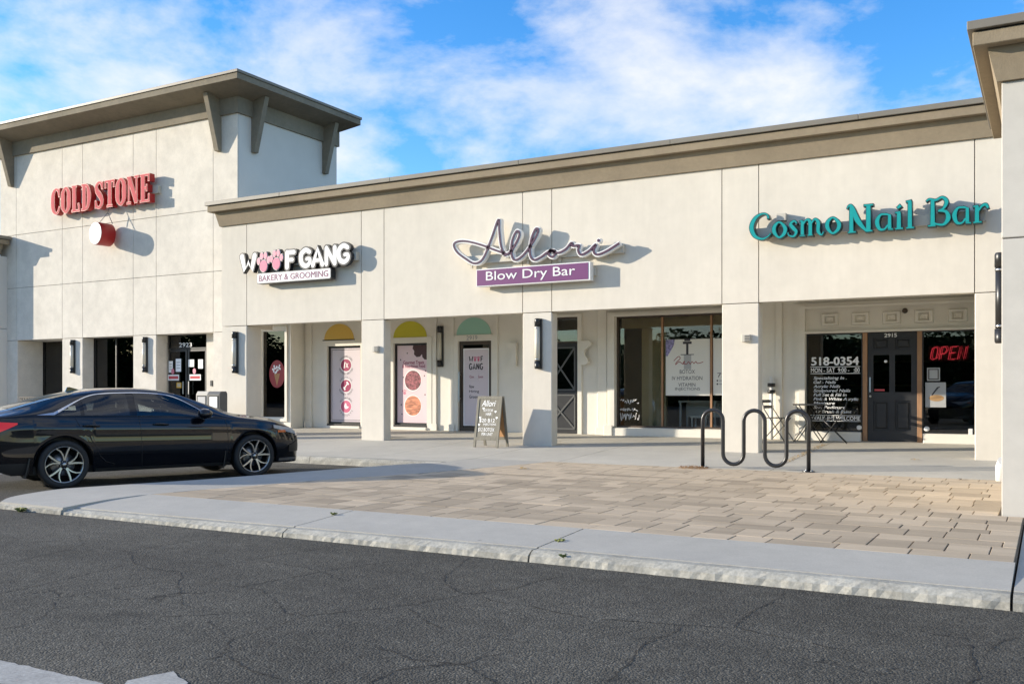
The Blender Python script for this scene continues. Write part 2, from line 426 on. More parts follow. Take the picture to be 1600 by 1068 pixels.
def disc(bm, cx, cz, rx, rz, y0, y1, mi=0, seg=28, a0=0.0, a1=2 * math.pi):
    full = abs(a1 - a0 - 2 * math.pi) < 1e-6
    k = seg if full else seg + 1
    prism(bm, [(cx + rx * math.cos(a0 + (a1 - a0) * i / seg), cz + rz * math.sin(a0 + (a1 - a0) * i / seg)) for i in range(k)], 'y', y0, y1, mi)

_tc = {}
def text_mesh(s, bold=0.0, shear=0.0):
    key = (s, bold, shear)
    if key in _tc: return _tc[key]
    cu = bpy.data.curves.new('t', 'FONT'); cu.body = s; cu.size = 1.0; cu.offset = bold; cu.shear = shear; cu.resolution_u = 3
    o = bpy.data.objects.new('t', cu); COL.objects.link(o)
    bpy.context.view_layer.update()
    dg = bpy.context.evaluated_depsgraph_get()
    me = bpy.data.meshes.new_from_object(o.evaluated_get(dg))
    v = [tuple(p.co) for p in me.vertices]; f = [tuple(p.vertices) for p in me.polygons]
    bpy.data.objects.remove(o); bpy.data.curves.remove(cu); bpy.data.meshes.remove(me)
    _tc[key] = (v, f); return v, f
def text(name, s, x0, x1, z0, z1, y, m, parent, bold=0.0, shear=0.0, keep=False, base=False):
    """flat lettering on a plane facing -Y, fitted to the box; keep=True keeps proportions (height rules)"""
    v, f = text_mesh(s, 0.0, shear)
    if not v: return None
    xs = [p[0] for p in v]; ys = [p[1] for p in v]
    ax, bx_, ay, by = min(xs), max(xs), min(ys), max(ys)
    sz = (z1 - z0) / max(by - ay, 1e-6); sx = (x1 - x0) / max(bx_ - ax, 1e-6)
    if base: ay = 0.0; sz = (z1 - z0) / 0.72
    if keep:
        if sx > sz:
            w = (bx_ - ax) * sz; c = (x0 + x1) / 2; x0, x1 = c - w / 2, c + w / 2; sx = sz
    V, F = [], []
    sh = [(0, 0)] if not bold else [(-bold, 0), (bold, 0), (0, bold * .8), (0, -bold * .8)]
    for k, (du, dv) in enumerate(sh):
        o_ = len(V); V += [(x0 + (p[0] - ax + du) * sx, y - .0004 * k, z0 + (p[1] - ay + dv) * sz) for p in v]; F += [tuple(i + o_ for i in q) for q in f]
    me = bpy.data.meshes.new(name); me.from_pydata(V, [], F)
    return link(name, me, m, parent)

FSL = 0.043
def floor_z(Y): return 0.13 if Y < 14.15 else 0.13 + FSL * (Y - 14.15)
# ------------------------------------------------------------------ ground
bm = bmesh.new()
vs_ = [bm.verts.new(p) for p in ((-400, -400, 0), (400, -400, 0), (400, 400, 0), (-400, 400, 0))]
bm.faces.new(vs_)
asphalt = structure(fin('asphalt_road', bm, 'asphalt'))

# painted markings near the camera and the stall line behind the car
def flat(name, poly, z, m, parent=None):
    bm = bmesh.new(); bm.faces.new([bm.verts.new((x, y, z)) for x, y in poly]); return fin(name, bm, m, parent)
def ragged(poly, step=0.05, amp=0.008, seed=1):
    rnd = random.Random(seed); out = []
    for (a, b) in zip(poly, poly[1:] + poly[:1]):
        L = math.hypot(b[0] - a[0], b[1] - a[1]); n = max(1, int(L / step))
        for i in range(n):
            t = i / n; out.append((a[0] + (b[0] - a[0]) * t + rnd.uniform(-amp, amp), a[1] + (b[1] - a[1]) * t + rnd.uniform(-amp, amp)))
    return out
structure(flat('painted_stripe', ragged([(-7.5, 2.80), (-3.72, 2.845), (-3.60, 2.62), (-7.5, 2.58)], seed=3), 0.004, 'paint_white'))
structure(flat('painted_stripe', ragged([(-3.66, 2.93), (-3.60, 3.13), (-3.40, 3.03), (-3.15, 2.55), (-3.40, 2.45)], seed=4), 0.004, 'paint_white'))
structure(flat('stall_line', ragged([(-15.6, 5.9), (-15.5, 5.86), (-13.0, 12.85), (-13.1, 12.89)], .2, .006, seed=5), 0.004, 'paint_line'))

# cracks in the asphalt
CRACKS = [[(-7.74, 5.64), (-7.16, 5.26), (-6.65, 5.27), (-6.54, 5.24), (-6.17, 4.96), (-5.84, 4.84), (-5.53, 4.87), (-5.38, 4.75), (-5.19, 4.54), (-4.65, 4.12)], [(-6.92, 4.38), (-7.04, 4.79), (-7.12, 5.19)], [(-5.95, 3.76), (-6.01, 4.26), (-6.1, 4.84)], [(-5.04, 3.19), (-5.06, 3.43), (-5.28, 3.67), (-5.52, 3.89), (-5.44, 4.22), (-5.32, 4.65)], [(-6.6, 5.3), (-6.58, 5.78), (-6.61, 6.29)], [(-5.5, 4.89), (-5.43, 5.53), (-5.28, 6.32)], [(-5.34, 5.5), (-4.85, 5.44), (-4.63, 5.38), (-4.43, 5.26), (-4.22, 5.21)], [(-4.74, 4.73), (-4.68, 5.08), (-4.6, 5.54), (-4.38, 6.12)], [(-4.91, 4.7), (-4.58, 4.7), (-4.29, 4.53), (-4.06, 4.35), (-3.96, 4.27), (-3.81, 4.28)], [(-3.81, 4.28), (-3.79, 3.93), (-3.81, 3.69), (-3.62, 3.48), (-3.61, 3.35)], [(-3.81, 4.28), (-3.61, 4.56), (-3.44, 4.81), (-3.3, 5.25), (-3.12, 5.53)], [(-3.98, 6.35), (-3.75, 5.67), (-3.6, 5.44), (-3.36, 5.27), (-3.2, 5.25), (-3.06, 5.17), (-2.94, 5.13)], [(-3.39, 4.74), (-3.12, 4.52), (-2.92, 4.42)], [(-4.21, 3.9), (-3.81, 3.69)], [(-3.6, 3.45), (-3.31, 3.33), (-3.02, 3.27)], [(-3.02, 3.95), (-2.72, 3.85), (-2.47, 3.9), (-2.46, 4.06), (-2.38, 4.21)], [(-2.47, 3.9), (-2.17, 3.72)], [(-2.69, 3.43), (-2.69, 3.68), (-2.61, 3.79), (-2.47, 3.9)], [(-4.54, 3.85), (-4.34, 4.01), (-4.12, 4.22)], [(-1.75, 3.99), (-1.78, 4.32), (-1.85, 4.68), (-1.78, 5.02), (-1.8, 5.13)], [(-2.84, 5.15), (-2.34, 5.05), (-1.85, 5.15), (-1.54, 5.24), (-1.24, 5.17), (-0.88, 5.06)], [(-1.54, 5.24), (-1.56, 5.67), (-1.5, 6.16), (-1.52, 6.43)], [(-0.63, 5.67), (-0.39, 5.62), (-0.36, 5.52), (-0.33, 5.2), (-0.28, 4.92), (-0.33, 4.76)], [(-0.28, 5.36), (-0.22, 5.67), (-0.12, 5.81)], [(-3.12, 5.53), (-3.11, 5.77), (-3.0, 6.16)]]
crn = random.Random(77); bm = bmesh.new(); zc_ = .002
for pl_ in CRACKS:
    pts = []
    for (a, b) in zip(pl_, pl_[1:]):
        L_ = math.hypot(b[0] - a[0], b[1] - a[1]); n_ = max(1, int(L_ / .035))
        for i in range(n_):
            t = i / n_; pts.append((a[0] + (b[0] - a[0]) * t + crn.uniform(-.011, .011), a[1] + (b[1] - a[1]) * t + crn.uniform(-.016, .016), crn.uniform(.002, .011)))
    pts.append((*pl_[-1], .003)); zc_ += .00004; prev = None
    for i, (x, y, w) in enumerate(pts):
        q = pts[min(i + 1, len(pts) - 1)]; p_ = pts[max(i - 1, 0)]; d = Vector((q[0] - p_[0], q[1] - p_[1])); d = d.normalized() if d.length else Vector((1, 0))
        cur = (bm.verts.new((x - d.y * w / 2, y + d.x * w / 2, zc_)), bm.verts.new((x + d.y * w / 2, y - d.x * w / 2, zc_)))
        if prev and crn.random() > .04: bm.faces.new((prev[0], prev[1], cur[1], cur[0]))
        prev = cur
ck_ = fin('cracks', bm, 'crack_fill', asphalt); ck_['kind'] = 'stuff'
# walkway slabs along the shops, rising gently towards the doors
walk = bpy.data.objects.new('walkway', None); COL.objects.link(walk); structure(walk)
def slab(x0, x1, y0, y1, parent, name='slab', m='concrete', base=-0.02):
    ys = [y0] + [y for y in (14.15,) if y0 < y < y1] + [y1]
    bm = bmesh.new(); top = []; bot = []
    for y in ys:
        top.append((bm.verts.new((x0, y, floor_z(y))), bm.verts.new((x1, y, floor_z(y)))))
        bot.append((bm.verts.new((x0, y, base)), bm.verts.new((x1, y, base))))
    for i in range(len(ys) - 1):
        bm.faces.new((top[i][0], top[i][1], top[i + 1][1], top[i + 1][0]))
        bm.faces.new((top[i][0], top[i + 1][0], bot[i + 1][0], bot[i][0])); bm.faces.new((top[i][1], bot[i][1], bot[i + 1][1], top[i + 1][1]))
    bm.faces.new((top[0][0], bot[0][0], bot[0][1], top[0][1])); bm.faces.new((top[-1][0], top[-1][1], bot[-1][1], bot[-1][0]))
    return fin(name, bm, m, parent)
g = 0.007
xj = [-60, -45, -38, -31.6, -28.1, -24.6, -21.1, -17.6, -14.1, -10.6, -8.72]
for a, b in zip(xj, xj[1:]): slab(a + g, b - g, 13.27, 22.0, walk)
xj2 = [-8.72, -7.1, -3.6, -0.1, 6.0]
for a, b in zip(xj2, xj2[1:]): slab(a + g, b - g, 14.12, 22.0, walk)
bm = bmesh.new(); v = [bm.verts.new(p) for p in ((-60, 13.3, .05), (6, 14.15, .05), (6, 14.15, .10), (-60, 14.15, .10))]
# dark bed seen through the joints
bm.free()
bm = bmesh.new()
prism(bm, [(13.35, -0.02), (22, -0.02), (22, floor_z(22) - .02), (14.15, .11), (13.35, .11)], 'x', -60, -8.73)
prism(bm, [(14.2, -0.02), (22, -0.02), (22, floor_z(22) - .02), (14.2, .11)], 'x', -8.72, 6)
fin('joint_bed', bm, 'sand_joint', walk)
# kerb of the walkway with a chipped edge
def kerb(name, x0, x1, yb, yt, ztop, parent, seed, step=0.12, back=0.18, endslope=None):
    rnd = random.Random(seed); n = max(2, int((x1 - x0) / step)); bm = bmesh.new(); rows = []
    for i in range(n + 1):
        x = x0 + (x1 - x0) * i / n
        zt = ztop(x) if callable(ztop) else ztop
        j = rnd.uniform(-1, 1); j2 = rnd.uniform(-1, 1)
        rows.append([bm.verts.new(p) for p in ((x, yb + .005 * j2, -.02), (x, (yb * .7 + yt * .3) + .006 * j, zt * .55), (x, yt + .005 * j2, zt - .014 + .003 * j), (x, yt + .024 + .008 * abs(j), zt + .0005), (x, yt + back, zt + .0005), (x, yt + back, -.02))])
    for A, B in zip(rows, rows[1:]):
        for k in range(5): bm.faces.new((A[k], B[k], B[k + 1], A[k + 1]))
    bm.faces.new(rows[0][::-1]); bm.faces.new(rows[-1])
    return fin(name, bm, 'kerb_face' if parent is None else 'kerb_face', parent)
kj = [-60, -40, -30, -22, -16.2, -13.4, -11.55, -8.75]
for i, (a, b) in enumerate(zip(kj, kj[1:])): kerb('kerb', a + .004, b - .004, 13.07, 13.10, 0.131, walk, 20 + i)

# island between the parking bays
island = bpy.data.objects.new('island_pavement', None); COL.objects.link(island); structure(island)
left_edge = [(-10.25, 6.47), (-10.46, 6.72), (-10.50, 7.05), (-10.43, 7.4), (-10.2, 8.1), (-9.9, 8.95), (-9.7, 9.85), (-9.53, 10.63), (-9.3, 11.6), (-9.05, 12.5), (-8.73, 13.06)]
inner = [(-9.13, 6.47), (-9.12, 7.0), (-8.98, 7.45), (-8.88, 7.97), (-8.73, 8.5), (-8.52, 9.41), (-8.24, 10.3), (-7.95, 11.0), (-7.7, 11.9), (-7.45, 12.9), (-7.24, 14.11)]
le = catmull(left_edge, 4); inn = catmull(inner, 4)
def zstrip(y): return 0.075 + 0.055 * min(1, max(0, (y - 6.47) / 0.9))
bm = bmesh.new(); A = []; B = []
for k in range(len(le)):
    (x0, y0), (x1, y1) = le[k], inn[k]
    A.append([bm.verts.new((x0 + .01, y0, -.02)), bm.verts.new((x0, y0, zstrip(y0) - .02)), bm.verts.new((x0 + .03, y0, zstrip(y0)))]); B.append([bm.verts.new((x1, y1, zstrip(y1))), bm.verts.new((x1, y1, -.02))])
for k in range(len(le) - 1):
    a, b, c, d = A[k], A[k + 1], B[k], B[k + 1]
    bm.faces.new((a[0], a[1], b[1], b[0])); bm.faces.new((a[1], a[2], b[2], b[1])); bm.faces.new((a[2], c[0], d[0], b[2])); bm.faces.new((c[0], c[1], d[1], d[0]))
bm.faces.new((A[0][0], A[0][1], A[0][2], B[0][0], B[0][1]))
fin('kerb_strip', bm, 'concrete_grey', island)
bm = bmesh.new()
prism(bm, [(-8.72, 13.06), (-7.42, 13.06), (-7.24, 14.11), (-8.70, 14.11)], 'z', -.02, .1305)
fin('slab', bm, 'concrete_grey', island)
# apron slabs with a low rough kerb
def zc(x): return 0.050 + 0.035 * min(1, max(0, (x + 9.1) / 6.0))
def zap(x, y): return zc(x) + (0.131 - zc(x)) * min(1, (y - 6.47) / 0.95)
def apron(x0, x1, yb=7.47):
    bm = bmesh.new(); n = 6
    xs_ = [x0 + (x1 - x0) * i / n for i in range(n + 1)]
    T = [(bm.verts.new((x, 6.62, zap(x, 6.62))), bm.verts.new((x, yb, zap(x, yb)))) for x in xs_]
    D = [(bm.verts.new((x, 6.62, -.02)), bm.verts.new((x, yb, -.02))) for x in xs_]
    for i in range(n):
        bm.faces.new((T[i][0], T[i + 1][0], T[i + 1][1], T[i][1])); bm.faces.new((T[i][0], D[i][0], D[i + 1][0], T[i + 1][0])); bm.faces.new((T[i][1], T[i + 1][1], D[i + 1][1], D[i][1]))
    for k in (0, n): bm.faces.new((T[k][0], T[k][1], D[k][1], D[k][0]))
    fin('slab', bm, 'concrete_grey', island)
aj = [-9.12, -6.02, -3.50, -0.20, 6.0]
for i, (a, b) in enumerate(zip(aj, aj[1:])):
    gg = 0.008
    apron(a + (gg if i else 0), b - gg, 7.47 if i < 3 else 10.6)
    kb = kerb('kerb', a + (gg if i else 0), b - gg, 6.455, 6.50, lambda x: zc(x) + .002, island, 40 + i, 0.05, 0.14)
kerb('kerb', -10.22, -9.14, 6.44, 6.475, 0.074, island, 51, 0.06, 0.04)
# pavers
field = bpy.data.objects.new('paver_pavement', None); COL.objects.link(field); structure(field)
def xleft(y):
    for (a, b) in zip(inn, inn[1:]):
        if a[1] <= y <= b[1]: return a[0] + (b[0] - a[0]) * (y - a[1]) / max(1e-6, b[1] - a[1])
    return inn[-1][0]
bed_l = [(xleft(y) + .002, y) for y in np.linspace(7.47, 14.1, 24)]
bm = bmesh.new(); prism(bm, [(-0.205, 7.47), (-0.205, 14.1)] + bed_l[::-1], 'z', -.02, .121)
fin('sand_bed', bm, 'sand_joint', field)
prnd = random.Random(11)
pav = []
y = 7.475; r = 0
while y < 14.08:
    d = (0.27, 0.40)[r % 2] * prnd.uniform(.97, 1.03)
    d = min(d, 14.10 - y)
    if d < .08: break
    x = -0.215 if y < 10.1 else -0.43
    x += prnd.uniform(0, .2)
    xr = -0.212 if y < 10.1 else -0.425
    first = True
    while x > -9.2:
        w = prnd.choice((0.30, 0.40, 0.52) if r % 2 == 0 else (0.25, 0.40, 0.30))
        x1 = min(x, xr); x0 = x - w
        pav.append((x0, x1, y, y + d)); x = x0
    y += d; r += 1
out = []
for (x0, x1, y0, y1) in pav:
    if x1 - x0 < .05: continue
    l0, l1 = xleft(y0) + .006, xleft(y1) + .006
    if x1 < min(l0, l1) + .04: continue
    gx, gy = .005, .003
    p = [(max(x0 + gx, l0), y0 + gy), (x1 - gx, y0 + gy), (x1 - gx, y1 - gy), (max(x0 + gx, l1), y1 - gy)]
    if p[0][0] > p[1][0] - .02 or p[3][0] > p[2][0] - .02: continue
    out.append(p)
def view_size(p):
    cx = sum(q[0] for q in p) / 4; cy = sum(q[1] for q in p) / 4
    ar = abs((p[2][0] - p[0][0]) * (p[2][1] - p[0][1]))
    return ar / (cx * cx + cy * cy) ** 1.5
out.sort(key=view_size, reverse=True)
def paver_bm(bm, p, dz):
    c = .003
    x0 = min(q[0] for q in p); 
    t = [(p[0][0] + c, p[0][1] + c), (p[1][0] - c, p[1][1] + c), (p[2][0] - c, p[2][1] - c), (p[3][0] + c, p[3][1] - c)]
    lo = [bm.verts.new((q[0], q[1], .10)) for q in p]; mi_ = [bm.verts.new((q[0], q[1], .128 + dz)) for q in p]; to = [bm.verts.new((q[0], q[1], .131 + dz)) for q in t]
    for k in range(4):
        bm.faces.new((lo[k], lo[(k + 1) % 4], mi_[(k + 1) % 4], mi_[k])); bm.faces.new((mi_[k], mi_[(k + 1) % 4], to[(k + 1) % 4], to[k]))
    bm.faces.new(to)
for p in out[:300]:
    bm = bmesh.new(); paver_bm(bm, p, prnd.uniform(-.002, .002)); fin('paver', bm, 'paver', field)
if len(out) > 300:
    bm = bmesh.new()
    for p in out[300:]: paver_bm(bm, p, prnd.uniform(-.002, .002))
    rest = fin('distant_pavers', bm, 'paver', field); rest['kind'] = 'stuff'

# ------------------------------------------------------------------ buildings
YF, YS, YT = 16.48, 19.12, 18.10
LZ = 2.838
def frustum(bm, lo, hi, z0, z1, mi=0):
    """lo/hi: (x0,x1,y0,y1)"""
    q = lambda r, z: [bm.verts.new(p) for p in ((r[0], r[2], z), (r[1], r[2], z), (r[1], r[3], z), (r[0], r[3], z))]
    a, b = q(lo, z0), q(hi, z1)
    fs = [bm.faces.new(a[::-1]), bm.faces.new(b)] + [bm.faces.new((a[i], a[(i + 1) % 4], b[(i + 1) % 4], b[i])) for i in range(4)]
    for f in fs: f.material_index = mi
def cornice(parent, x0, x1, y0, y1, zb, k=1.0, seams=(), m='taupe'):
    """three-step cornice round a block; zb = top of wall"""
    bm = bmesh.new(); o1, o2 = .04, .115
    frustum(bm, (x0 - o1, x1 + o1, y0 - o1, y1 + o1), (x0 - o2, x1 + o2, y0 - o2, y1 + o2), zb, zb + .325 * k)
    fin('cornice_cove', bm, m, parent)
    bm = bmesh.new(); box(bm, x0 - .235, x1 + .235, y0 - .235, y1 + .235, zb + .327 * k, zb + .462 * k, 0, .006); fin('cornice_fascia', bm, m, parent)
    bm = bmesh.new(); box(bm, x0 - .20, x1 + .20, y0 - .20, y1 + .20, zb + .464 * k, zb + .476 * k); fin('shadow_gap', bm, 'groove', parent)
    xs_ = [x0 - .28] + list(seams) + [x1 + .28]
    for a, b in zip(xs_, xs_[1:]):
        bm = bmesh.new(); box(bm, a + (.003 if a != xs_[0] else 0), b - .003, y0 - .28, y1 + .28, zb + .478 * k, zb + .565 * k, 0, .004); fin('coping', bm, 'metal_cap', parent)
def wall_open(name, x0, x1, z0, z1, y0, y1, ops, m, parent):
    bm = bmesh.new(); x = x0
    for (a, b, c, d) in sorted(ops):
        if a > x: box(bm, x, a, y0, y1, z0, z1)
        if c > z0: box(bm, a, b, y0, y1, z0, c)
        if d < z1: box(bm, a, b, y0, y1, d, z1)
        x = b
    if x < x1: box(bm, x, x1, y0, y1, z0, z1)
    bmesh.ops.remove_doubles(bm, verts=bm.verts, dist=1e-5)
    # drop inner doubled faces
    seen = {}
    for f in list(bm.faces):
        key = tuple(sorted(v.index for v in f.verts)) if False else tuple(sorted((round(v.co.x, 4), round(v.co.y, 4), round(v.co.z, 4)) for v in f.verts))
        seen.setdefault(key, []).append(f)
    dele = [f for k, fs in seen.items() if len(fs) > 1 for f in fs]
    if dele: bmesh.ops.delete(bm, geom=dele, context='FACES')
    return fin(name, bm, m, parent)
def frame_bm(bm, x0, x1, z0, z1, y0, y1, w):
    box(bm, x0, x0 + w, y0, y1, z0, z1); box(bm, x1 - w, x1, y0, y1, z0, z1)
    box(bm, x0 + w, x1 - w, y0 + .002, y1, z1 - w, z1); box(bm, x0 + w, x1 - w, y0 + .002, y1, z0, z0 + w)
def window(parent, x0, x1, z0, z1, y, fm, gm, w=.045, mull=(), depth=.08, mm=None):
    bm = bmesh.new(); frame_bm(bm, x0, x1, z0, z1, y, y + depth, w)
    win = fin('window', bm, fm, parent)
    xs_ = [x0 + w] + list(mull) + [x1 - w]
    for i, (a, b) in enumerate(zip(xs_, xs_[1:])):
        bm = bmesh.new(); box(bm, a + (.0 if i == 0 else .02), b - (.0 if i == len(xs_) - 2 else .02), y + .035, y + .041, z0 + w, z1 - w); fin('pane', bm, gm, win)
    for q in mull:
        bm = bmesh.new(); box(bm, q - .02, q + .02, y + .004, y + depth - .004, z0 + w, z1 - w); fin('mullion', bm, mm or fm, win)
    return win
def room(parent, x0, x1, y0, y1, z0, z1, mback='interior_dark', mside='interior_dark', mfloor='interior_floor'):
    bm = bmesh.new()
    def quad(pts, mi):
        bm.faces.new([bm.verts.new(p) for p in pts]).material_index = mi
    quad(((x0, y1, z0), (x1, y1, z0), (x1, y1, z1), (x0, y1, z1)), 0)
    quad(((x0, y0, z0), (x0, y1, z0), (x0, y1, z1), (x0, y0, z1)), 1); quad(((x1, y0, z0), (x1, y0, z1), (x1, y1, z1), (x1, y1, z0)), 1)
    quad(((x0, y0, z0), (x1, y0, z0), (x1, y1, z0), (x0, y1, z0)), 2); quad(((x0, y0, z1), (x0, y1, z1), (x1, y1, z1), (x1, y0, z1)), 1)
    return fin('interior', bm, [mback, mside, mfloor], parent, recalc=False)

# ---- the low arcaded row of shops
shop = thing('shop_building', 'long low cream stucco shop row with square columns and taupe cornice', 'building')
JX = [-17.293, -16.48, -13.074, -12.458, -9.06, -8.415, -5.041, -4.39, -1.017, 3.0]
bm = bmesh.new(); box(bm, -17.288, 2.99, YF + .03, YF + .25, LZ + .003, 5.224); fin('wall_core', bm, 'stucco', shop)
bm = bmesh.new(); box(bm, -17.28, 2.98, YF + .018, YF + .029, LZ + .006, 5.22); fin('joint_backing', bm, 'groove', shop)
for i, (a, b) in enumerate(zip(JX, JX[1:])):
    bx('wall_panel', a + (.007 if i else 0), b - .007, YF, YF + .026, LZ, 5.225, 'stucco', shop, .003)
bx('wall_panel', -17.293, -17.20, YF + .03, 18.1, LZ, 5.225, 'stucco', shop)
for k, (a, b, d) in enumerate(((-17.293, -16.48, .47), (-13.074, -12.458, .25), (-9.06, -8.415, .25), (-5.041, -4.39, .25), (-1.017, 3.0, .3))):
    bx('column', a, b, YF, YF + d, 0.1, LZ - .012, 'stucco', shop, .012)
cornice(shop, -17.293, 3.0, YF, 22.0, 5.226, 1.0, seams=(-15.2, -12.1, -9.0, -5.9, -2.7, 0.4))
bx('roof', -17.2, 2.9, YF + .26, 22, 5.0, 5.22, 'taupe', shop)
bx('arcade_ceiling', -17.19, 3.0, YF + .252, 19.4, 3.06, 3.14, 'ceiling_paint', shop)
bx('arcade_ceiling', -18.4, -17.20, 18.14, 18.9, 3.06, 3.14, 'ceiling_paint', shop)
bx('back_wall', -17.2, 3.0, 23.6, 23.8, 0.1, 5.2, 'stucco', shop)
# shopfront wall
ops = [(-16.25, -15.16, .45, 2.44), (-14.13, -13.13, .46, 2.46), (-12.24, -11.33, 0, 2.47), (-10.02, -9.10, 0, 2.94), (-8.19, -5.55, .51, 2.90), (-4.16, -1.02, 0, 2.42)]
wall_open('shopfront_wall', -17.05, 3.0, 0.1, 3.08, YS, YS + .16, ops, 'trim_cream', shop)
bx('return_wall', -17.13, -17.052, 18.60, YS + .02, 0.1, 3.08, 'trim_cream', shop)
wall_open('shopfront_wall', -18.44, -17.132, 0.1, 3.08, 18.60, 18.76, [(-18.06, -17.23, .58, 2.877)], 'trim_cream', shop)
w0 = window(shop, -18.06, -17.23, .58, 2.877, 18.60, 'trim_cream', 'dark_glass', .03)
bm = bmesh.new(); frame_bm(bm, -18.14, -17.15, .50, 2.96, 18.56, 18.598, .075); fin('window_casing', bm, 'trim_cream', shop)
w1 = window(shop, -16.25, -15.16, .45, 2.44, YS + .02, 'black_frame', 'shop_glass', .04)
w2 = window(shop, -14.13, -13.13, .46, 2.46, YS + .02, 'black_frame', 'shop_glass', .04)
for (a, b, c, d) in ((-16.25, -15.16, .45, 2.44), (-14.13, -13.13, .46, 2.46)):
    bm = bmesh.new(); box(bm, a - .14, a, YS - .05, YS - .002, .3, d + .14); box(bm, b, b + .14, YS - .05, YS - .002, .3, d + .14); box(bm, a, b, YS - .047, YS - .002, d, d + .14)
    fin('window_casing', bm, 'trim_cream', shop)
    bx('sill_wall', a, b, YS - .10, YS - .002, .3, c - .05, 'trim_cream', shop, .008)
    bx('dark_sill', a + .01, b - .01, YS - .06, YS + .02, c - .05, c, 'black_frame', shop)
# pilaster panels beside the windows
for (a, b) in ((-16.98, -16.78), (-12.98, -12.86), (-12.46, -12.36), (-11.25, -11.15), (-10.3, -10.2), (-8.62, -8.40)):
    bx('pilaster', a, b, YS - .045, YS - .002, .3, 3.06, 'trim_cream', shop, .008)
    bx('plinth', a - .03, b + .03, YS - .075, YS - .046, .3, .50, 'trim_cream', shop, .006)
# painted half circles over the three openings
for (cx_, r_, z_, m_, ) in ((-15.885, .485, 2.61, 'half_yellow'), (-13.66, .50, 2.60, 'half_lime'), (-11.825, .475, 2.62, 'half_teal')):
    bm = bmesh.new(); disc(bm, cx_, z_, r_, .40, YS - .012, YS - .003, 0, 24, 0, math.pi); fin('painted_half_circle', bm, m_, shop)
    bx('ledge', cx_ - .52, cx_ + .52, YS - .035, YS - .0125, z_ - .035, z_ - .003, 'black_frame' if m_ != 'half_teal' else 'trim_cream', shop)
# glazed door 2919
d19 = None
def glazed_door(parent, x0, x1, z0, z1, y, fm, gm, w=.085, panes=True):
    bm = bmesh.new(); frame_bm(bm, x0 + .005, x1 - .005, z0, z1 - .004, y, y + .05, w)
    d = fin('door', bm, fm, parent)
    bm = bmesh.new(); box(bm, x0 + w, x1 - w, y + .02, y + .026, z0 + w, z1 - w); fin('pane', bm, gm, d)
    return d
bm = bmesh.new(); box(bm, -12.36, -12.245, YS - .04, YS - .002, .3, 2.60); box(bm, -11.325, -11.21, YS - .04, YS - .002, .3, 2.60); box(bm, -12.245, -11.325, YS - .038, YS - .002, 2.475, 2.60)
fin('door_casing', bm, 'trim_cream', shop)
d19 = glazed_door(shop, -12.24, -11.33, .345, 2.47, YS + .02, 'bronze', 'shop_glass')
bm = bmesh.new(); box(bm, -12.225, -12.195, YS - .05, YS - .02, 1.05, 1.75); box(bm, -12.22, -12.20, YS - .02, YS + .02, 1.1, 1.13); box(bm, -12.22, -12.20, YS - .02, YS + .02, 1.66, 1.69)
fin('handle', bm, 'steel', d19)
text('door_number', '2919', -12.0, -11.70, 2.495, 2.595, YS - .0425, 'grey_print', shop, .02)
# narrow panelled door with crossed mouldings
bm = bmesh.new(); box(bm, -9.10, -9.0, YS - .05, YS - .002, .3, 3.0); box(bm, -10.02, -9.10, YS - .048, YS - .002, 2.942, 3.0); fin('door_casing', bm, 'trim_cream', shop)
bm = bmesh.new(); box(bm, -10.0, -9.105, YS + .03, YS + .07, .345, 2.36)
dal = fin('door', bm, 'door_black', shop)
bm = bmesh.new()
for (za, zb_) in ((.45, 1.20), (1.32, 2.26)):
    xa, xb = -9.90, -9.20
    for (p, q) in (((xa, za), (xb, zb_)), ((xa, zb_), (xb, za))):
        stroke(bm, [(p[0], p[1], .035), (q[0], q[1], .035)], YS + .012 if p[1] < q[1] else YS + .014, YS + .032)
    for (p, q) in (((xa, za), (xb, za)), ((xb, za), (xb, zb_)), ((xb, zb_), (xa, zb_)), ((xa, zb_), (xa, za))):
        stroke(bm, [(p[0], p[1], .03), (q[0], q[1], .03)], YS + .016, YS + .032)
fin('moulding', bm, 'plastic_grey', dal)
bm = bmesh.new(); box(bm, -9.89, -9.21, YS + .026, YS + .0295, 1.34, 2.24); fin('pane', bm, 'dark_glass', dal)
window(shop, -10.02, -9.10, 2.37, 2.94, YS + .03, 'bronze', 'shop_glass', .03)
# scroll corbels on both sides of that door
def scroll(x0, x1, flip):
    s = -1 if flip else 1; cx_ = (x0 + x1) / 2
    pts = [(0, 0)] + catmull([(.06, 0.0), (.15, .02), (.19, .08), (.15, .15), (.10, .22), (.10, .32), (.17, .38), (.24, .42), (.25, .49), (.18, .525), (.06, .53)], 4) + [(0, .53)]
    bm = bmesh.new(); prism(bm, [((x0 if not flip else x1) + s * px, 1.87 + pz) for px, pz in pts], 'y', YS - .13, YS - .046)
    fin('scroll_corbel', bm, 'trim_cream', shop)
scroll(-10.62 - .27, -10.62, True); scroll(-8.99, -8.69, False)
# wide shop window with mullions
bm = bmesh.new(); box(bm, -8.37, -8.19, YS - .09, YS - .002, .52, 2.99); box(bm, -8.19, -5.40, YS - .088, YS - .002, 2.902, 2.99); box(bm, -8.30, -8.19, YS - .12, YS - .091, .52, 2.95); box(bm, -8.19, -5.4, YS - .118, YS - .089, 2.904, 2.95); fin('window_casing', bm, 'trim_cream', shop)
bx('sill_wall', -8.37, -5.40, YS - .14, YS - .002, .3, .50, 'trim_cream', shop, .01)
bx('plinth', -8.42, -8.22, YS - .17, YS - .141, .3, .56, 'trim_cream', shop, .01)
wa = window(shop, -8.19, -5.55, .51, 2.90, YS + .02, 'bronze', 'shop_glass', .04, mull=(-7.152, -6.085), mm='wood_raw')
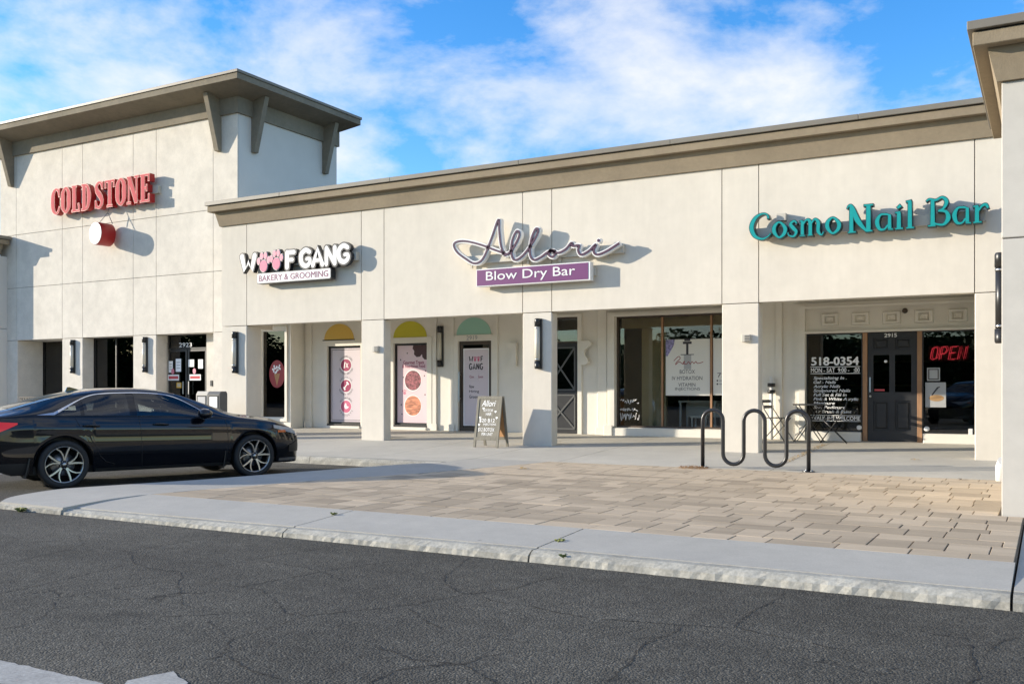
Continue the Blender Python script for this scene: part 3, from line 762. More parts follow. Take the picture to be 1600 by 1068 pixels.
# last bay: coffered band, panelled door between two windows
bx('bay_wall', -4.16, -1.02, YS + .03, YS + .15, 2.46, 3.05, 'trim_cream', shop)
bm = bmesh.new(); box(bm, -4.36, -4.165, YS - .07, YS - .002, .3, 3.0); box(bm, -4.165, -1.02, YS - .068, YS - .002, 2.93, 3.0); box(bm, -4.28, -4.165, YS - .11, YS - .071, .3, 2.96); box(bm, -4.165, -1.02, YS - .108, YS - .069, 2.90, 2.945)
fin('bay_casing', bm, 'trim_cream', shop)
bx('bay_ledge', -4.20, -1.02, YS - .10, YS + .03, 2.415, 2.458, 'trim_cream', shop, .008)
for cx_ in (-3.708, -3.145, -2.588, -2.025, -1.457):
    bm = bmesh.new()
    for h, ya, yb in ((.16, YS - .03, YS + .03),):
        frustum_pts = None
    def fr(a, b, ya, yb):
        q0 = [bm.verts.new((cx_ + sx * a, ya, 2.68 + sz * a * .72)) for sx, sz in ((-1, -1), (1, -1), (1, 1), (-1, 1))]
        q1 = [bm.verts.new((cx_ + sx * b, yb, 2.68 + sz * b * .72)) for sx, sz in ((-1, -1), (1, -1), (1, 1), (-1, 1))]
        for k in range(4): bm.faces.new((q0[k], q0[(k + 1) % 4], q1[(k + 1) % 4], q1[k]))
        return q1
    fr(.165, .145, YS - .003, YS - .05); fr(.145, .105, YS - .05, YS - .05); fr(.105, .075, YS - .05, YS - .004); fr(.075, .060, YS - .004, YS - .04)
    q = fr(.060, .030, YS - .04, YS - .015); bm.faces.new(q)
    bmesh.ops.remove_doubles(bm, verts=bm.verts, dist=1e-4)
    fin('coffer', bm, 'trim_cream', shop, recalc=False)
wl3 = window(shop, -4.16, -3.11, .52, 2.41, YS + .02, 'black_frame', 'dark_glass', .02)
wr3 = window(shop, -2.06, -1.02, .52, 2.41, YS + .02, 'black_frame', 'dark_glass', .02)
for a, b in ((-4.16, -3.13), (-2.04, -1.02)): bx('sill_wall', a, b, YS - .06, YS + .10, .3, .515, 'trim_cream', shop, .012)
for a, b in ((-3.11, -3.025), (-2.145, -2.06)): bx('door_post', a, b, YS + .005, YS + .11, .33, 2.413, 'wood_raw', shop, .004)
bx('door_post_edge', -3.128, -3.112, YS + .0, YS + .05, .516, 2.41, 'black_frame', shop); bx('door_post_edge', -2.058, -2.042, YS + .0, YS + .05, .516, 2.41, 'black_frame', shop)
bm = bmesh.new(); x0, x1, z0, z1 = -3.02, -2.15, .352, 2.405
dy0 = YS + .03
# stiles and rails proud of the panels
for (a, b, c, d) in ((x0, x0 + .10, z0, z1), (x1 - .10, x1, z0, z1), (-2.635, -2.535, z0 + .2, z1 - .1)): box(bm, a, b, dy0, dy0 + .045, c, d)
for (c, d) in ((z0, z0 + .2), (1.02 + .1, 1.28), (1.98, 2.08), (z1 - .1, z1)): box(bm, x0 + .10, x1 - .10, dy0 + .001, dy0 + .045, c, d)
d15 = fin('door', bm, 'door_black', shop)
for (a, b) in ((x0 + .10, -2.635), (-2.535, x1 - .10)):
    for (c, d, gl) in ((z0 + .2, 1.12, 0), (1.28, 1.98, 1), (2.08, z1 - .1, 0)):
        if gl:
            bm = bmesh.new(); box(bm, a, b, dy0 + .02, dy0 + .026, c, d); fin('pane', bm, 'dark_glass', d15)
        else:
            bm = bmesh.new(); q = []
            for i_, yy in ((0, dy0 + .028), (.035, dy0 + .028), (.06, dy0 + .008)):
                q.append([bm.verts.new(p) for p in ((a + i_, yy, c + i_), (b - i_, yy, c + i_), (b - i_, yy, d - i_), (a + i_, yy, d - i_))])
            for A_, B_ in zip(q, q[1:]):
                for k in range(4): bm.faces.new((A_[k], A_[(k + 1) % 4], B_[(k + 1) % 4], B_[k]))
            bm.faces.new(q[-1]); fin('door_panel', bm, 'door_black', d15)
bm = bmesh.new(); box(bm, x0 + .035, x0 + .06, dy0 - .045, dy0 - .02, 1.28, 1.56); box(bm, x0 + .035, x0 + .06, dy0 - .02, dy0, 1.29, 1.31); box(bm, x0 + .035, x0 + .06, dy0 - .02, dy0, 1.53, 1.55); lathe(bm, [(0, -.03), (.022, -.03), (.022, 0)], (x0 + .05, dy0, 1.2), (0, 1, 0), 12)
fin('handle', bm, 'steel', d15)
text('door_number', '2915', -2.72, -2.50, 2.315, 2.385, dy0 - .003, 'sign_white', d15, .03)
bx('door_sticker', -2.90, -2.72, dy0 + .015, dy0 + .018, 1.30, 1.335, 'pink_face', d15)
bm = bmesh.new(); lathe(bm, [(0, -.008), (.028, -.008), (.028, 0)], (-2.70, dy0 + .019, 1.86), (0, 1, 0), 14); fin('door_sticker', bm, 'white_print', d15)
for xx in (-3.17, -1.98):
    bm = bmesh.new(); lathe(bm, [(0, -.03), (.03, -.03), (.048, -.022), (.048, 0)], (xx, YS + .02, .60), (0, 1, 0), 18); fin('vent_cap', bm, 'sign_white', shop)
bx('outlet_box', -1.28, -1.21, YS - .04, YS + .018, .50, .62, 'sign_white', shop, .006)
# camera over the coffers
bm = bmesh.new(); lathe(bm, [(0, -.09), (.028, -.09), (.03, -.02), (.05, -.02), (.05, 0)], (-2.35, YS - .005, 2.80), (.25, 1, .15), 14); fin('security_camera', bm, 'bronze', shop)
# hanging post with black bands beside the bay
bm = bmesh.new(); box(bm, -4.74, -4.62, YS - .06, YS - .002, .3, 3.05); fin('pilaster', bm, 'trim_cream', shop)

# rooms behind the glass
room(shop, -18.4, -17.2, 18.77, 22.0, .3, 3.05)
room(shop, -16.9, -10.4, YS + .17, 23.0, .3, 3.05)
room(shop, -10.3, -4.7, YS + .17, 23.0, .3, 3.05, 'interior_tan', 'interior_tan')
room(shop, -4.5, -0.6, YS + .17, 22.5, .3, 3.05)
bx('partition', -7.78, -7.22, YS + .45, YS + .55, .36, 3.04, 'interior_tan', shop)
bx('partition', -8.19, -5.3, YS + .30, YS + .40, 2.66, 3.04, 'interior_tan', shop)
bx('partition', -7.10, -5.3, YS + 1.6, YS + 1.7, .36, 2.66, 'interior_dark', shop)
bx('partition', -10.2, -7.80, YS + 1.2, YS + 1.3, .36, 3.04, 'interior_dark', shop)

# shelves and counters inside
srn = random.Random(31)
for (xa, xb, yy) in ((-16.8, -10.6, 22.6), (-4.3, -0.8, 22.1), (-18.3, -17.3, 21.6)):
    for z_ in (.9, 1.4, 1.9): bx('shelf', xa, xb, yy - .35, yy, z_, z_ + .04, 'interior_tan', shop)
bx('counter', -3.9, -2.6, 20.9, 21.4, .36, 1.15, 'interior_tan', shop); bx('counter', -1.9, -0.9, 20.4, 20.9, .36, .95, 'white', shop); bx('counter', -18.3, -17.5, 20.4, 20.8, .36, 1.2, 'interior_orange', shop)
# ---- tower
tower = thing('tower_building', 'tall mottled cream corner block with wide overhanging taupe roof on brackets', 'building')
TX0, TX1 = -28.62, -18.422
TJ = [TX0, -27.796, -25.572, -24.64, -22.45, -21.507, -19.31, TX1]
TZ = [LZ, 4.452, 6.09, 8.53]
bm = bmesh.new(); box(bm, TX0 + .005, TX1, YT + .03, 22.06, LZ + .003, 8.95); fin('tower_core', bm, 'stucco_pale', tower)
bm = bmesh.new(); box(bm, TX0 + .01, TX1 - .006, YT + .018, YT + .0295, LZ + .01, 8.50); fin('joint_backing', bm, 'groove', tower)
for i, (a, b) in enumerate(zip(TJ, TJ[1:])):
    for c, d in zip(TZ, TZ[1:]):
        bx('wall_panel', a + (.006 if i else 0), b - (.006 if i < len(TJ) - 2 else 0), YT, YT + .026, c + .006, d - .006, 'stucco_tower', tower, .003)
for (a, b) in ((TX0, -27.74), (-25.572, -24.64), (-22.45, -21.507), (-19.31, TX1)):
    bx('column', a, b, YT, YT + (.38 if a > -26 else .86), .1, LZ - .005, 'stucco_tower', tower, .01)
bm = bmesh.new(); box(bm, TX0 - .06, TX1 + .06, YT - .06, 22.12, 8.52, 8.944); fin('frieze', bm, 'taupe_tower', tower)
o = .75
bm = bmesh.new(); frustum(bm, (TX0 - .06, TX1 + .06, YT - .06, 22.1), (TX0 - o, TX1 + o, YT - o, 22.25), 8.945, 9.10); fin('soffit', bm, 'taupe_tower', tower)
bm = bmesh.new(); box(bm, TX0 - o, TX1 + o, YT - o, 22.25, 9.101, 9.255, 0, .005); fin('roof_fascia', bm, 'taupe_tower', tower)
bm = bmesh.new(); box(bm, TX0 - o - .03, TX1 + o + .03, YT - o - .03, 22.28, 9.258, 9.33, 0, .005); fin('roof', bm, 'metal_cap', tower)
bm0 = [(0, 7.595), (.11, 7.595), (.50, 9.02), (0, 9.02)]
for xx in (-19.075, -27.97):
    bm = bmesh.new(); prism(bm, [(YT - .002 - p, z) for p, z in bm0], 'x', xx - .075, xx + .075); fin('roof_bracket', bm, 'taupe_tower', tower)
for yy in (18.66, 21.485):
    bm = bmesh.new(); prism(bm, [(TX1 + .002 + p, z) for p, z in bm0], 'y', yy - .075, yy + .075); fin('roof_bracket', bm, 'taupe_tower', tower)
# tower shopfronts
bm = bmesh.new(); box(bm, -27.74, -25.3, 18.97, 19.1, LZ - .01, LZ + .3); fin('shopfront_wall', bm, 'stucco_tower', tower)
tw1 = window(tower, -27.74, -25.2, .36, LZ, 18.97, 'black_frame', 'dark_glass', .03)
tw2 = window(tower, -24.64, -22.45, .36, LZ + .02, 18.49, 'black_frame', 'dark_glass', .045, mull=(-23.68,))
wall_open('shopfront_wall', -21.507, -19.31, .1, LZ + .1, 18.485, 18.6, [(-21.50, -19.97, .1, LZ + .02)], 'stucco_tower', tower)
td = window(tower, -21.50, -19.97, 2.45, LZ + .02, 18.50, 'black_frame', 'dark_glass', .03)
for (a, b) in ((-21.49, -20.74), (-20.72, -19.98)):
    d = glazed_door(tower, a, b, .33, 2.44, 18.50, 'black_frame', 'dark_glass', .06)
    hx = b - .10 if a < -21 else a + .10
    bm = bmesh.new(); box(bm, hx - .012, hx + .012, 18.44, 18.465, 1.2, 1.55); fin('handle', bm, 'steel', d)
text('door_number', '2923', -21.05, -20.55, 2.50, 2.62, 18.496, 'sign_white', td, .01)
bx('call_box', -19.80, -19.71, 18.45, 18.484, 1.42, 1.57, 'black_metal', tower, .004)
room(tower, -28.5, -25.1, 19.12, 22.0, .3, 2.9, 'interior_orange', 'interior_green')
room(tower, -24.9, -19.3, 18.62, 22.0, .3, 2.9)
bx('counter', -24.5, -22.0, 20.6, 21.1, .36, 1.3, 'interior_tan', tower)
for z_ in (1.5, 1.95): bx('shelf', -24.6, -19.6, 21.6, 21.95, z_, z_ + .04, 'interior_tan', tower)

# ---- wing at the far left
wing = thing('wing_building', 'pale shaded wall end of the next shop row beside the corner block', 'building')
bx('wall', -45, -28.26, 17.52, 22, .1, 3.2, 'stucco_pale', wing, .004)
bx('wall', -45, -28.26, 17.52, 22, 3.214, 5.45, 'stucco_pale', wing, .004)
cornice(wing, -45, -28.26, 17.52, 18.095 - .30, 5.452, 1.06)

# ---- entrance pier at the right
pier = thing('entrance_pier', 'tall pale stucco pier with taupe cornice at the end of the pavers', 'pier')
bx('wall', -0.398, 4, 10.19, 13.55, -.02, 2.757, 'stucco_pier', pier, .006)
bx('wall', -0.398, 4, 10.19, 13.55, 2.769, 4.25, 'stucco_pier', pier, .006)
bx('joint_backing', -0.385, 3.98, 10.203, 13.54, 2.757, 2.769, 'groove', pier)
cornice(pier, -0.398, 4, 10.19, 13.55, 4.252, .95, seams=(-.02, 2.4))
bm = bmesh.new(); tube(bm, [(-.47, 14.2, .95), (-.47, 14.05, .95), (-.47, 13.95, .90), (-.47, 13.93, .78)], .03, 8); fin('hose_tap', bm, 'bronze', pier)
bm = bmesh.new(); tube(bm, [(-.55, 14.0, .12), (-.55, 14.0, .32), (-.52, 13.9, .40)], .07, 12); fin('downpipe_shoe', bm, 'sign_white', pier)
# ------------------------------------------------------------------ lettering
SLAB = {
 'C': (.62, [([(.55, .70, .09), (.48, .90, .09), (.32, .965, .09), (.16, .80, .19), (.12, .5, .22), (.16, .2, .19), (.32, .035, .09), (.48, .10, .09), (.57, .27, .08)], 1), ([(.55, .66, .07), (.55, .99, .07)], 0)]),
 'O': (.62, [([(.31, .965, .09), (.13, .78, .19), (.115, .5, .22), (.13, .22, .19), (.31, .035, .09), (.49, .22, .19), (.505, .5, .22), (.49, .78, .19)], 2)]),
 'L': (.58, [([(.19, 0, .20), (.19, 1, .20)], 0), ([(.03, .965, .07), (.35, .965, .07)], 0), ([(.03, .035, .07), (.55, .035, .07)], 0), ([(.52, 0, .08), (.50, .18, .10), (.46, .30, .07)], 0)]),
 'D': (.64, [([(.19, 0, .20), (.19, 1, .20)], 0), ([(.03, .965, .07), (.26, .965, .07)], 0), ([(.03, .035, .07), (.26, .035, .07)], 0), ([(.24, .965, .07), (.43, .86, .13), (.51, .5, .21), (.43, .14, .13), (.24, .035, .07)], 1)]),
 'S': (.58, [([(.49, .72, .08), (.42, .91, .09), (.28, .965, .09), (.13, .84, .15), (.16, .66, .19), (.30, .52, .22), (.43, .36, .19), (.46, .18, .15), (.31, .035, .09), (.15, .08, .09), (.08, .27, .08)], 1), ([(.50, .70, .06), (.50, .98, .06)], 0), ([(.08, .02, .06), (.08, .30, .06)], 0)]),
 'T': (.62, [([(.31, 0, .20), (.31, .97, .20)], 0), ([(.03, .955, .08), (.59, .955, .08)], 0), ([(.055, .72, .07), (.055, .98, .07)], 0), ([(.565, .72, .07), (.565, .98, .07)], 0), ([(.15, .035, .07), (.47, .035, .07)], 0)]),
 'N': (.70, [([(.12, .02, .08), (.12, .98, .08)], 0), ([(.14, .96, .20), (.56, .04, .20)], 0), ([(.58, .02, .08), (.58, .98, .08)], 0), ([(.01, .965, .07), (.24, .965, .07)], 0), ([(.01, .035, .07), (.24, .035, .07)], 0), ([(.46, .965, .07), (.70, .965, .07)], 0)]),
 'E': (.60, [([(.19, 0, .20), (.19, 1, .20)], 0), ([(.03, .965, .07), (.56, .965, .07)], 0), ([(.03, .035, .07), (.57, .035, .07)], 0), ([(.2, .5, .08), (.42, .5, .08)], 0), ([(.53, .74, .07), (.53, .99, .07)], 0), ([(.54, .01, .07), (.54, .28, .07)], 0), ([(.41, .38, .06), (.41, .62, .06)], 0)]),
}
FAT = {
 'W': (.82, [([(.08, .92, .25), (.22, .12, .23), (.41, .58, .19), (.58, .12, .23), (.73, .92, .25)], 0)]),
 'F': (.55, [([(.14, .08, .22), (.14, .90, .22)], 0), ([(.14, .89, .20), (.48, .89, .20)], 0), ([(.14, .48, .18), (.40, .48, .18)], 0)]),
 'G': (.78, [([(.62, .80, .20), (.40, .92, .21), (.17, .74, .22), (.13, .45, .22), (.22, .18, .22), (.44, .08, .21), (.62, .22, .20), (.63, .42, .19), (.46, .44, .17)], 1)]),
 'A': (.76, [([(.09, .08, .22), (.36, .92, .22), (.64, .08, .22)], 0), ([(.2, .32, .16), (.53, .32, .16)], 0)]),
 'N': (.74, [([(.12, .08, .21), (.13, .92, .21)], 0), ([(.14, .90, .20), (.58, .10, .20)], 0), ([(.60, .08, .21), (.60, .92, .21)], 0)]),
}
UNC = {
 'C': (1.0, [([(.86, .78, .10), (.80, .94, .07), (.58, .99, .08), (.28, .84, .15), (.12, .50, .19), (.26, .16, .15), (.58, .02, .09), (.84, .10, .06), (.96, .22, .05)], 1)]),
 'o': (.66, [([(.33, .64, .08), (.12, .50, .15), (.10, .26, .16), (.30, .03, .09), (.52, .16, .15), (.56, .40, .16)], 2)]),
 's': (.50, [([(.40, .52, .06), (.28, .64, .09), (.13, .52, .13), (.24, .36, .16), (.37, .20, .13), (.26, .03, .09), (.06, .08, .06), (.02, .20, .05)], 1)]),
 'm': (1.05, [([(.12, 0, .15), (.12, .62, .13)], 0), ([(.0, .60, .06), (.14, .62, .07)], 0), ([(.14, .46, .08), (.30, .64, .09), (.44, .54, .15), (.45, 0, .15)], 1), ([(.48, .46, .08), (.64, .64, .09), (.78, .50, .15), (.78, .15, .14), (.92, .0, .07), (1.0, .12, .05)], 1), ([(.0, .02, .05), (.24, .02, .05)], 0), ([(.34, .02, .05), (.56, .02, .05)], 0)]),
 'N': (1.05, [([(.16, 0, .17), (.16, .98, .15)], 0), ([(.02, .02, .06), (.34, .02, .06)], 0), ([(.0, .90, .05), (.06, 1.0, .08), (.18, .96, .14), (.40, .45, .20), (.72, .06, .10), (.88, .03, .10)], 1), ([(.82, .02, .18), (.82, .98, .18)], 0), ([(.64, .97, .07), (1.0, .97, .07)], 0), ([(.70, .02, .06), (.98, .02, .06)], 0)]),
 'a': (.72, [([(.46, .60, .08), (.22, .60, .10), (.09, .36, .17), (.17, .08, .13), (.36, .04, .08), (.50, .20, .09)], 1), ([(.40, .63, .08), (.56, .56, .13), (.56, .04, .15)], 0), ([(.50, .02, .05), (.70, .02, .06)], 0)]),
 'i': (.40, [([(.18, 0, .17), (.18, .60, .15)], 0), ([(.04, .60, .06), (.24, .62, .07)], 0), ([(.04, .02, .06), (.34, .02, .06)], 0), ([(.12, .76, .09), (.26, .86, .13)], 0)]),
 'l': (.40, [([(.18, 0, .17), (.18, .98, .15)], 0), ([(.04, .97, .06), (.24, .99, .08)], 0), ([(.04, .02, .06), (.34, .02, .06)], 0)]),
 'B': (.95, [([(.24, 0, .18), (.24, .96, .15)], 0), ([(.0, .90, .05), (.12, .97, .08), (.36, .92, .09), (.60, 1.0, .10), (.76, .84, .15), (.64, .60, .10), (.44, .53, .07)], 1), ([(.44, .53, .07), (.74, .48, .12), (.82, .24, .18), (.66, .04, .11), (.40, .06, .08), (.30, .12, .07)], 1), ([(.06, .02, .06), (.36, .02, .06)], 0)]),
 'r': (.62, [([(.18, 0, .17), (.18, .60, .15)], 0), ([(.04, .60, .06), (.24, .62, .07)], 0), ([(.04, .02, .06), (.36, .02, .06)], 0), ([(.22, .42, .08), (.36, .60, .10), (.50, .64, .12), (.58, .50, .09)], 1)]),
}
def letter(name, parent, font, ch, x, z, w, h, y_front, y_back, ret_m, face_m, edge, cap=False, face_y=.004):
    """one channel letter: body (returns) plus a slightly smaller raised face"""
    adv, strokes = font[ch]
    sx = w / adv; bm = bmesh.new(); i = 0
    for pts, mode in strokes:
        ws = (sx + h) / 2 if mode else None
        P = []
        for k, (a, b, c) in enumerate(pts):
            if mode == 0:
                p0 = pts[0]; p1 = pts[-1]
                vert = abs(p1[0] - p0[0]) < abs(p1[1] - p0[1]); ww = c * (sx if vert else h)
            else: ww = c * (sx * .65 + h * .35)
            if cap: ww = c * .60
            P.append((x + a * sx, z + b * h, ww))
        e = i * .0011
        stroke(bm, P, y_front - e, y_back, 0, edge, mode == 2, mode >= 1, cap)
        stroke(bm, P, y_front - face_y - e, y_front - e * .5 + .002, 1, (-.011 if cap else -.006) if edge > .01 else -.004, mode == 2, mode >= 1, cap)
        i += 1
    return fin(name, bm, [ret_m, face_m], parent)
def word(parent, font, s, x0, x1, z, h, yf, yb, rm, fm, edge, gap=.04, cap=False):
    tot = sum(font[c][0] for c in s) + gap * (len(s) - 1); u = (x1 - x0) / tot; x = x0
    for c in s:
        letter('letter', parent, font, c, x, z, font[c][0] * u, h, yf, yb, rm, fm, edge, cap); x += (font[c][0] + gap) * u

# ---- red slab letters and the hanging drum
s1 = thing('wall_sign', 'red and pink serif channel letters high on the corner block', 'sign')
yc = 17.82
word(s1, SLAB, 'COLD', -25.70, -23.88, 6.47, .76, yc, yc + .17, 'red_return', 'pink_face', .011, .05)
word(s1, SLAB, 'STONE', -23.74, -21.42, 6.47, .76, yc, yc + .17, 'red_return', 'pink_face', .011, .05)
bx('raceway', -25.5, -21.30, yc + .171, YT - .002, 6.72, 6.92, 'raceway', s1)
drum = thing('drum_sign', 'round red drum sign with white face hanging under the red letters', 'sign')
bm = bmesh.new(); lathe(bm, [(0, 0), (.30, 0), (.318, .004), (.318, .012), (.318, .43), (.0, .43)], (-23.30, 17.52, 5.70), (.12, 1, 0), 40)
fin('drum_side', bm, 'red_return', drum)
bm = bmesh.new(); lathe(bm, [(0, -.006), (.296, -.006), (.31, -.001)], (-23.30, 17.52, 5.70), (.12, 1, 0), 40); fin('drum_face', bm, 'sign_white', drum)
bm = bmesh.new(); tube(bm, [(-23.33, 17.66, 6.01), (-23.20, 17.85, 6.32), (-23.20, 17.9, 6.50)], .010, 6); tube(bm, [(-23.20, 17.85, 6.32), (-23.10, 17.93, 6.01)], .010, 6); fin('hanger', bm, 'plastic_grey', drum)

# ---- bubbly letters with paw prints, and the panel below
yg = 16.25
s2 = thing('wall_sign', 'white bubble letters with two pink paw prints above the white panel', 'sign')
letter('letter', s2, FAT, 'W', -16.44, 4.05, .50, .40, yg, yg + .11, 'letter_black', 'sign_white', .022, True)
letter('letter', s2, FAT, 'F', -15.09, 4.05, .34, .41, yg, yg + .11, 'letter_black', 'sign_white', .022, True)
for ch, xa, w_, dz in (('G', -14.66, .40, 0), ('A', -14.29, .38, 0), ('N', -13.92, .37, .0), ('G', -13.58, .40, .02)):
    letter('letter', s2, FAT, ch, xa, 4.05 + dz, w_, .42, yg, yg + .11, 'letter_black', 'sign_white', .022, True)
for i, cx_ in enumerate((-15.72, -15.33)):
    bm = bmesh.new(); cz = 4.06 + .03 * i; k = .001
    parts_ = [(cx_, cz + .10, .115, .135, 1)] + [(cx_ + a, cz + b, .052, .075, 2) for a, b in ((-.15, .22), (-.055, .33), (.06, .335), (.155, .23))]
    for j, (px, pz, rx, rz, mi) in enumerate(parts_):
        disc(bm, px, pz, rx + .024, rz + .024, yg + .01 + j * .001, yg + .11, 0, 20); disc(bm, px, pz, rx + .009, rz + .009, yg + .002 - j * .0006, yg + .012, 3, 20); disc(bm, px, pz, rx, rz, yg - .006 - j * .0006, yg + .006, mi, 20)
    fin('paw_print', bm, ['letter_black', 'pad_pink', 'toe_pink', 'sign_white'], s2)
bx('raceway', -15.6, -13.12, yg + .112, YF - .002, 4.14, 4.32, 'raceway', s2)
s3 = thing('panel_sign', 'small white panel with purple capitals under the bubble letters', 'sign')
bm = bmesh.new()
def rrect(x0, x1, z0, z1, r, n=5):
    out = []
    for (cx_, cz, a0) in ((x1 - r, z1 - r, 0), (x0 + r, z1 - r, 90), (x0 + r, z0 + r, 180), (x1 - r, z0 + r, 270)):
        for i in range(n + 1):
            a = rad(a0 + 90 * i / n); out.append((cx_ + r * math.cos(a), cz + r * math.sin(a)))
    return out
prism(bm, rrect(-15.93, -13.73, 3.755, 4.00, .04), 'y', yg + .003, yg + .16, 0); fin('cabinet', bm, 'letter_black', s3)
bm = bmesh.new(); prism(bm, rrect(-15.915, -13.745, 3.77, 3.985, .035), 'y', yg - .002, yg + .006, 0); fin('sign_face', bm, 'sign_white', s3)
text('lettering', 'BAKERY & GROOMING', -15.86, -13.81, 3.81, 3.945, yg - .005, 'bakery_text', s3, .014)
bx('raceway', -15.4, -13.9, yg + .161, YF - .002, 3.82, 3.94, 'raceway', s3)

# ---- flowing script sign and its purple panel
s4 = thing('script_sign', 'large purple handwritten script sign above the purple panel', 'sign')
p1 = [(-9.25, 3.97), (-9.55, 4.08), (-9.94, 4.23), (-10.31, 4.32), (-10.52, 4.28), (-10.46, 4.12), (-10.25, 3.96), (-10.03, 3.85), (-9.83, 3.94), (-9.64, 4.32), (-9.48, 4.68), (-9.46, 4.45), (-9.42, 4.16), (-9.34, 3.96)]
p2 = [(-9.34, 3.96), (-9.18, 4.05), (-9.01, 4.32), (-9.06, 4.42), (-9.16, 4.26), (-9.19, 4.03), (-9.12, 3.86), (-8.93, 3.93), (-8.69, 4.2), (-8.59, 4.39), (-8.65, 4.42), (-8.75, 4.21), (-8.77, 3.95), (-8.69, 3.83), (-8.54, 3.87), (-8.38, 3.96), (-8.27, 3.98), (-8.23, 3.91), (-8.29, 3.86), (-8.36, 3.91), (-8.32, 3.98), (-8.16, 3.93), (-8.0, 3.99), (-7.88, 4.1), (-7.86, 4.04), (-7.72, 4.04), (-7.74, 3.95), (-7.68, 3.86), (-7.52, 3.92), (-7.38, 4.03), (-7.42, 3.91), (-7.35, 3.84), (-7.16, 3.89), (-6.9, 4.02)]
for j, pp in enumerate((p1, p2)):
    bm = bmesh.new(); sp = catmull([(a, b) for a, b in pp], 6)
    e = .002 * j
    stroke(bm, [(a, b, .088) for a, b in sp], yg + .004 + e, yg + .11, 0); stroke(bm, [(a, b, .040) for a, b in sp], yg - .006 - e, yg + .006, 1)
    fin('script_stroke', bm, ['sign_white', 'purple_script'], s4)
bm = bmesh.new(); disc(bm, -7.32, 4.10, .045, .05, yg + .004, yg + .12, 0, 16); disc(bm, -7.32, 4.10, .026, .03, yg - .008, yg + .006, 1, 16); fin('script_dot', bm, ['sign_white', 'purple_script'], s4)
bx('raceway', -10.28, -6.88, yg + .115, YF - .002, 3.86, 4.02, 'raceway', s4)
bm = bmesh.new()
for xx in (-10.2, -8.9, -8.2, -7.2): box(bm, xx - .02, xx + .02, yg + .15, yg + .19, 3.78, 3.862)
fin('raceway_clip', bm, 'raceway', s4)
s5 = thing('panel_sign', 'long purple panel sign with white lettering under the script', 'sign')
bx('cabinet', -9.995, -7.49, yg + .004, yg + .15, 3.375, 3.725, 'sign_white', s5, .004)
bx('sign_face', -9.975, -7.53, yg - .002, yg + .0035, 3.395, 3.705, 'purple', s5)
text('lettering', 'Blow Dry Bar', -9.76, -7.80, 3.435, 3.665, yg - .006, 'sign_white', s5, .006)
bx('raceway', -9.6, -7.45, yg + .151, YF - .002, 3.48, 3.62, 'raceway', s5)

# ---- teal letters
s6 = thing('wall_sign', 'teal decorative serif letters over the last shop bay', 'sign')
for ws_, xa, xb, zb in (('Cosmo', -4.50, -2.97, 3.885), ('Nail', -2.88, -1.84, 3.88), ('Bar', -1.69, -0.80, 3.885)):
    tot = sum(UNC[c][0] for c in ws_); u = (xb - xa) / tot; x = xa
    for c in ws_:
        letter('letter', s6, UNC, c, x, zb, UNC[c][0] * u * .99, .44 if c in 'CNBil' else .42, yg, yg + .13, 'teal_edge', 'teal', .006); x += UNC[c][0] * u
bx('raceway', -4.42, -.86, yg + .135, YF - .002, 3.93, 4.10, 'raceway', s6)
bx('power_box', -4.05, -3.90, yg + .10, YF - .002, 4.20, 4.32, 'raceway', s6)

# ------------------------------------------------------------------ wall lights
def wall_light(x, z, y, label, nx=None, length=.98):
    t = thing('wall_light', label, 'wall light', 'tall black wall lights')
    t.location = (x, y, z)
    h = length / 2
    bx('housing', -.055, .075, -.05, -.001, -h, h, 'black_metal', t, .008)
    bm = bmesh.new(); lathe(bm, [(0, -h + .16), (.052, -h + .16), (.052, h - .16), (0, h - .16)], (-.005, -.065, 0), (0, 0, 1), 16); fin('lens', bm, 'lens', t)
    for s in (-1, 1):
        bm = bmesh.new(); a, b = (h - .155, h) if s > 0 else (-h, -h + .155)
        lathe(bm, [(0, a), (.06, a), (.06, b - .02 if s > 0 else b + .02), (.05, b), (0, b)] if s > 0 else [(0, a), (.05, a), (.06, a + .02), (.06, b), (0, b)], (-.003, -.065, 0), (0, 0, 1), 16); fin('cap', bm, 'black_metal', t)
        bm = bmesh.new(); zz = s * (h - .185); lathe(bm, [(.0525, zz - .012), (.056, zz - .012), (.056, zz + .012), (.0525, zz + .012)], (-.005, -.065, 0), (0, 0, 1), 16); fin('ring', bm, 'steel', t)
    return t
wall_light(-25.03, 2.295, YT, 'tall black wall light on the corner-block column farthest from the shop row')
wall_light(-21.91, 2.295, YT, 'tall black wall light on the corner-block column beside the double door')
wall_light(-16.81, 2.205, YF, 'tall black wall light on the wide end column by the car bonnet')
wall_light(-8.69, 2.22, YF, 'tall black wall light on the column behind the chalkboard')
wall_light(-12.745, 2.36, YS, 'tall black wall light under the arcade beside door 2919')
pl = wall_light(-0.398, 2.32, 11.6, 'tall black wall light on the side of the end pier'); pl.rotation_euler = (0, 0, rad(-90))
for c_ in pl.children:
    if c_.name.startswith('lens'): c_.data.materials.clear(); c_.data.materials.append(MATS['black_metal'])
for x_, z_, lb in ((-12.655, 2.20, 'small grey louvred box on the column left of the round treats poster'), (-4.60, 2.22, 'small grey box on the column beside the nail shop bay')):
    t = thing('utility_box', lb, 'utility box'); t.location = (x_, YF, z_)
    bx('box_body', -.075, .075, -.06, -.001, -.065, .065, 'raceway', t, .008)
    bm = bmesh.new()
    for k in range(4): box(bm, -.02, .065, -.066, -.061, -.05 + k * .027, -.035 + k * .027)
    fin('louvre', bm, 'plastic_grey', t)

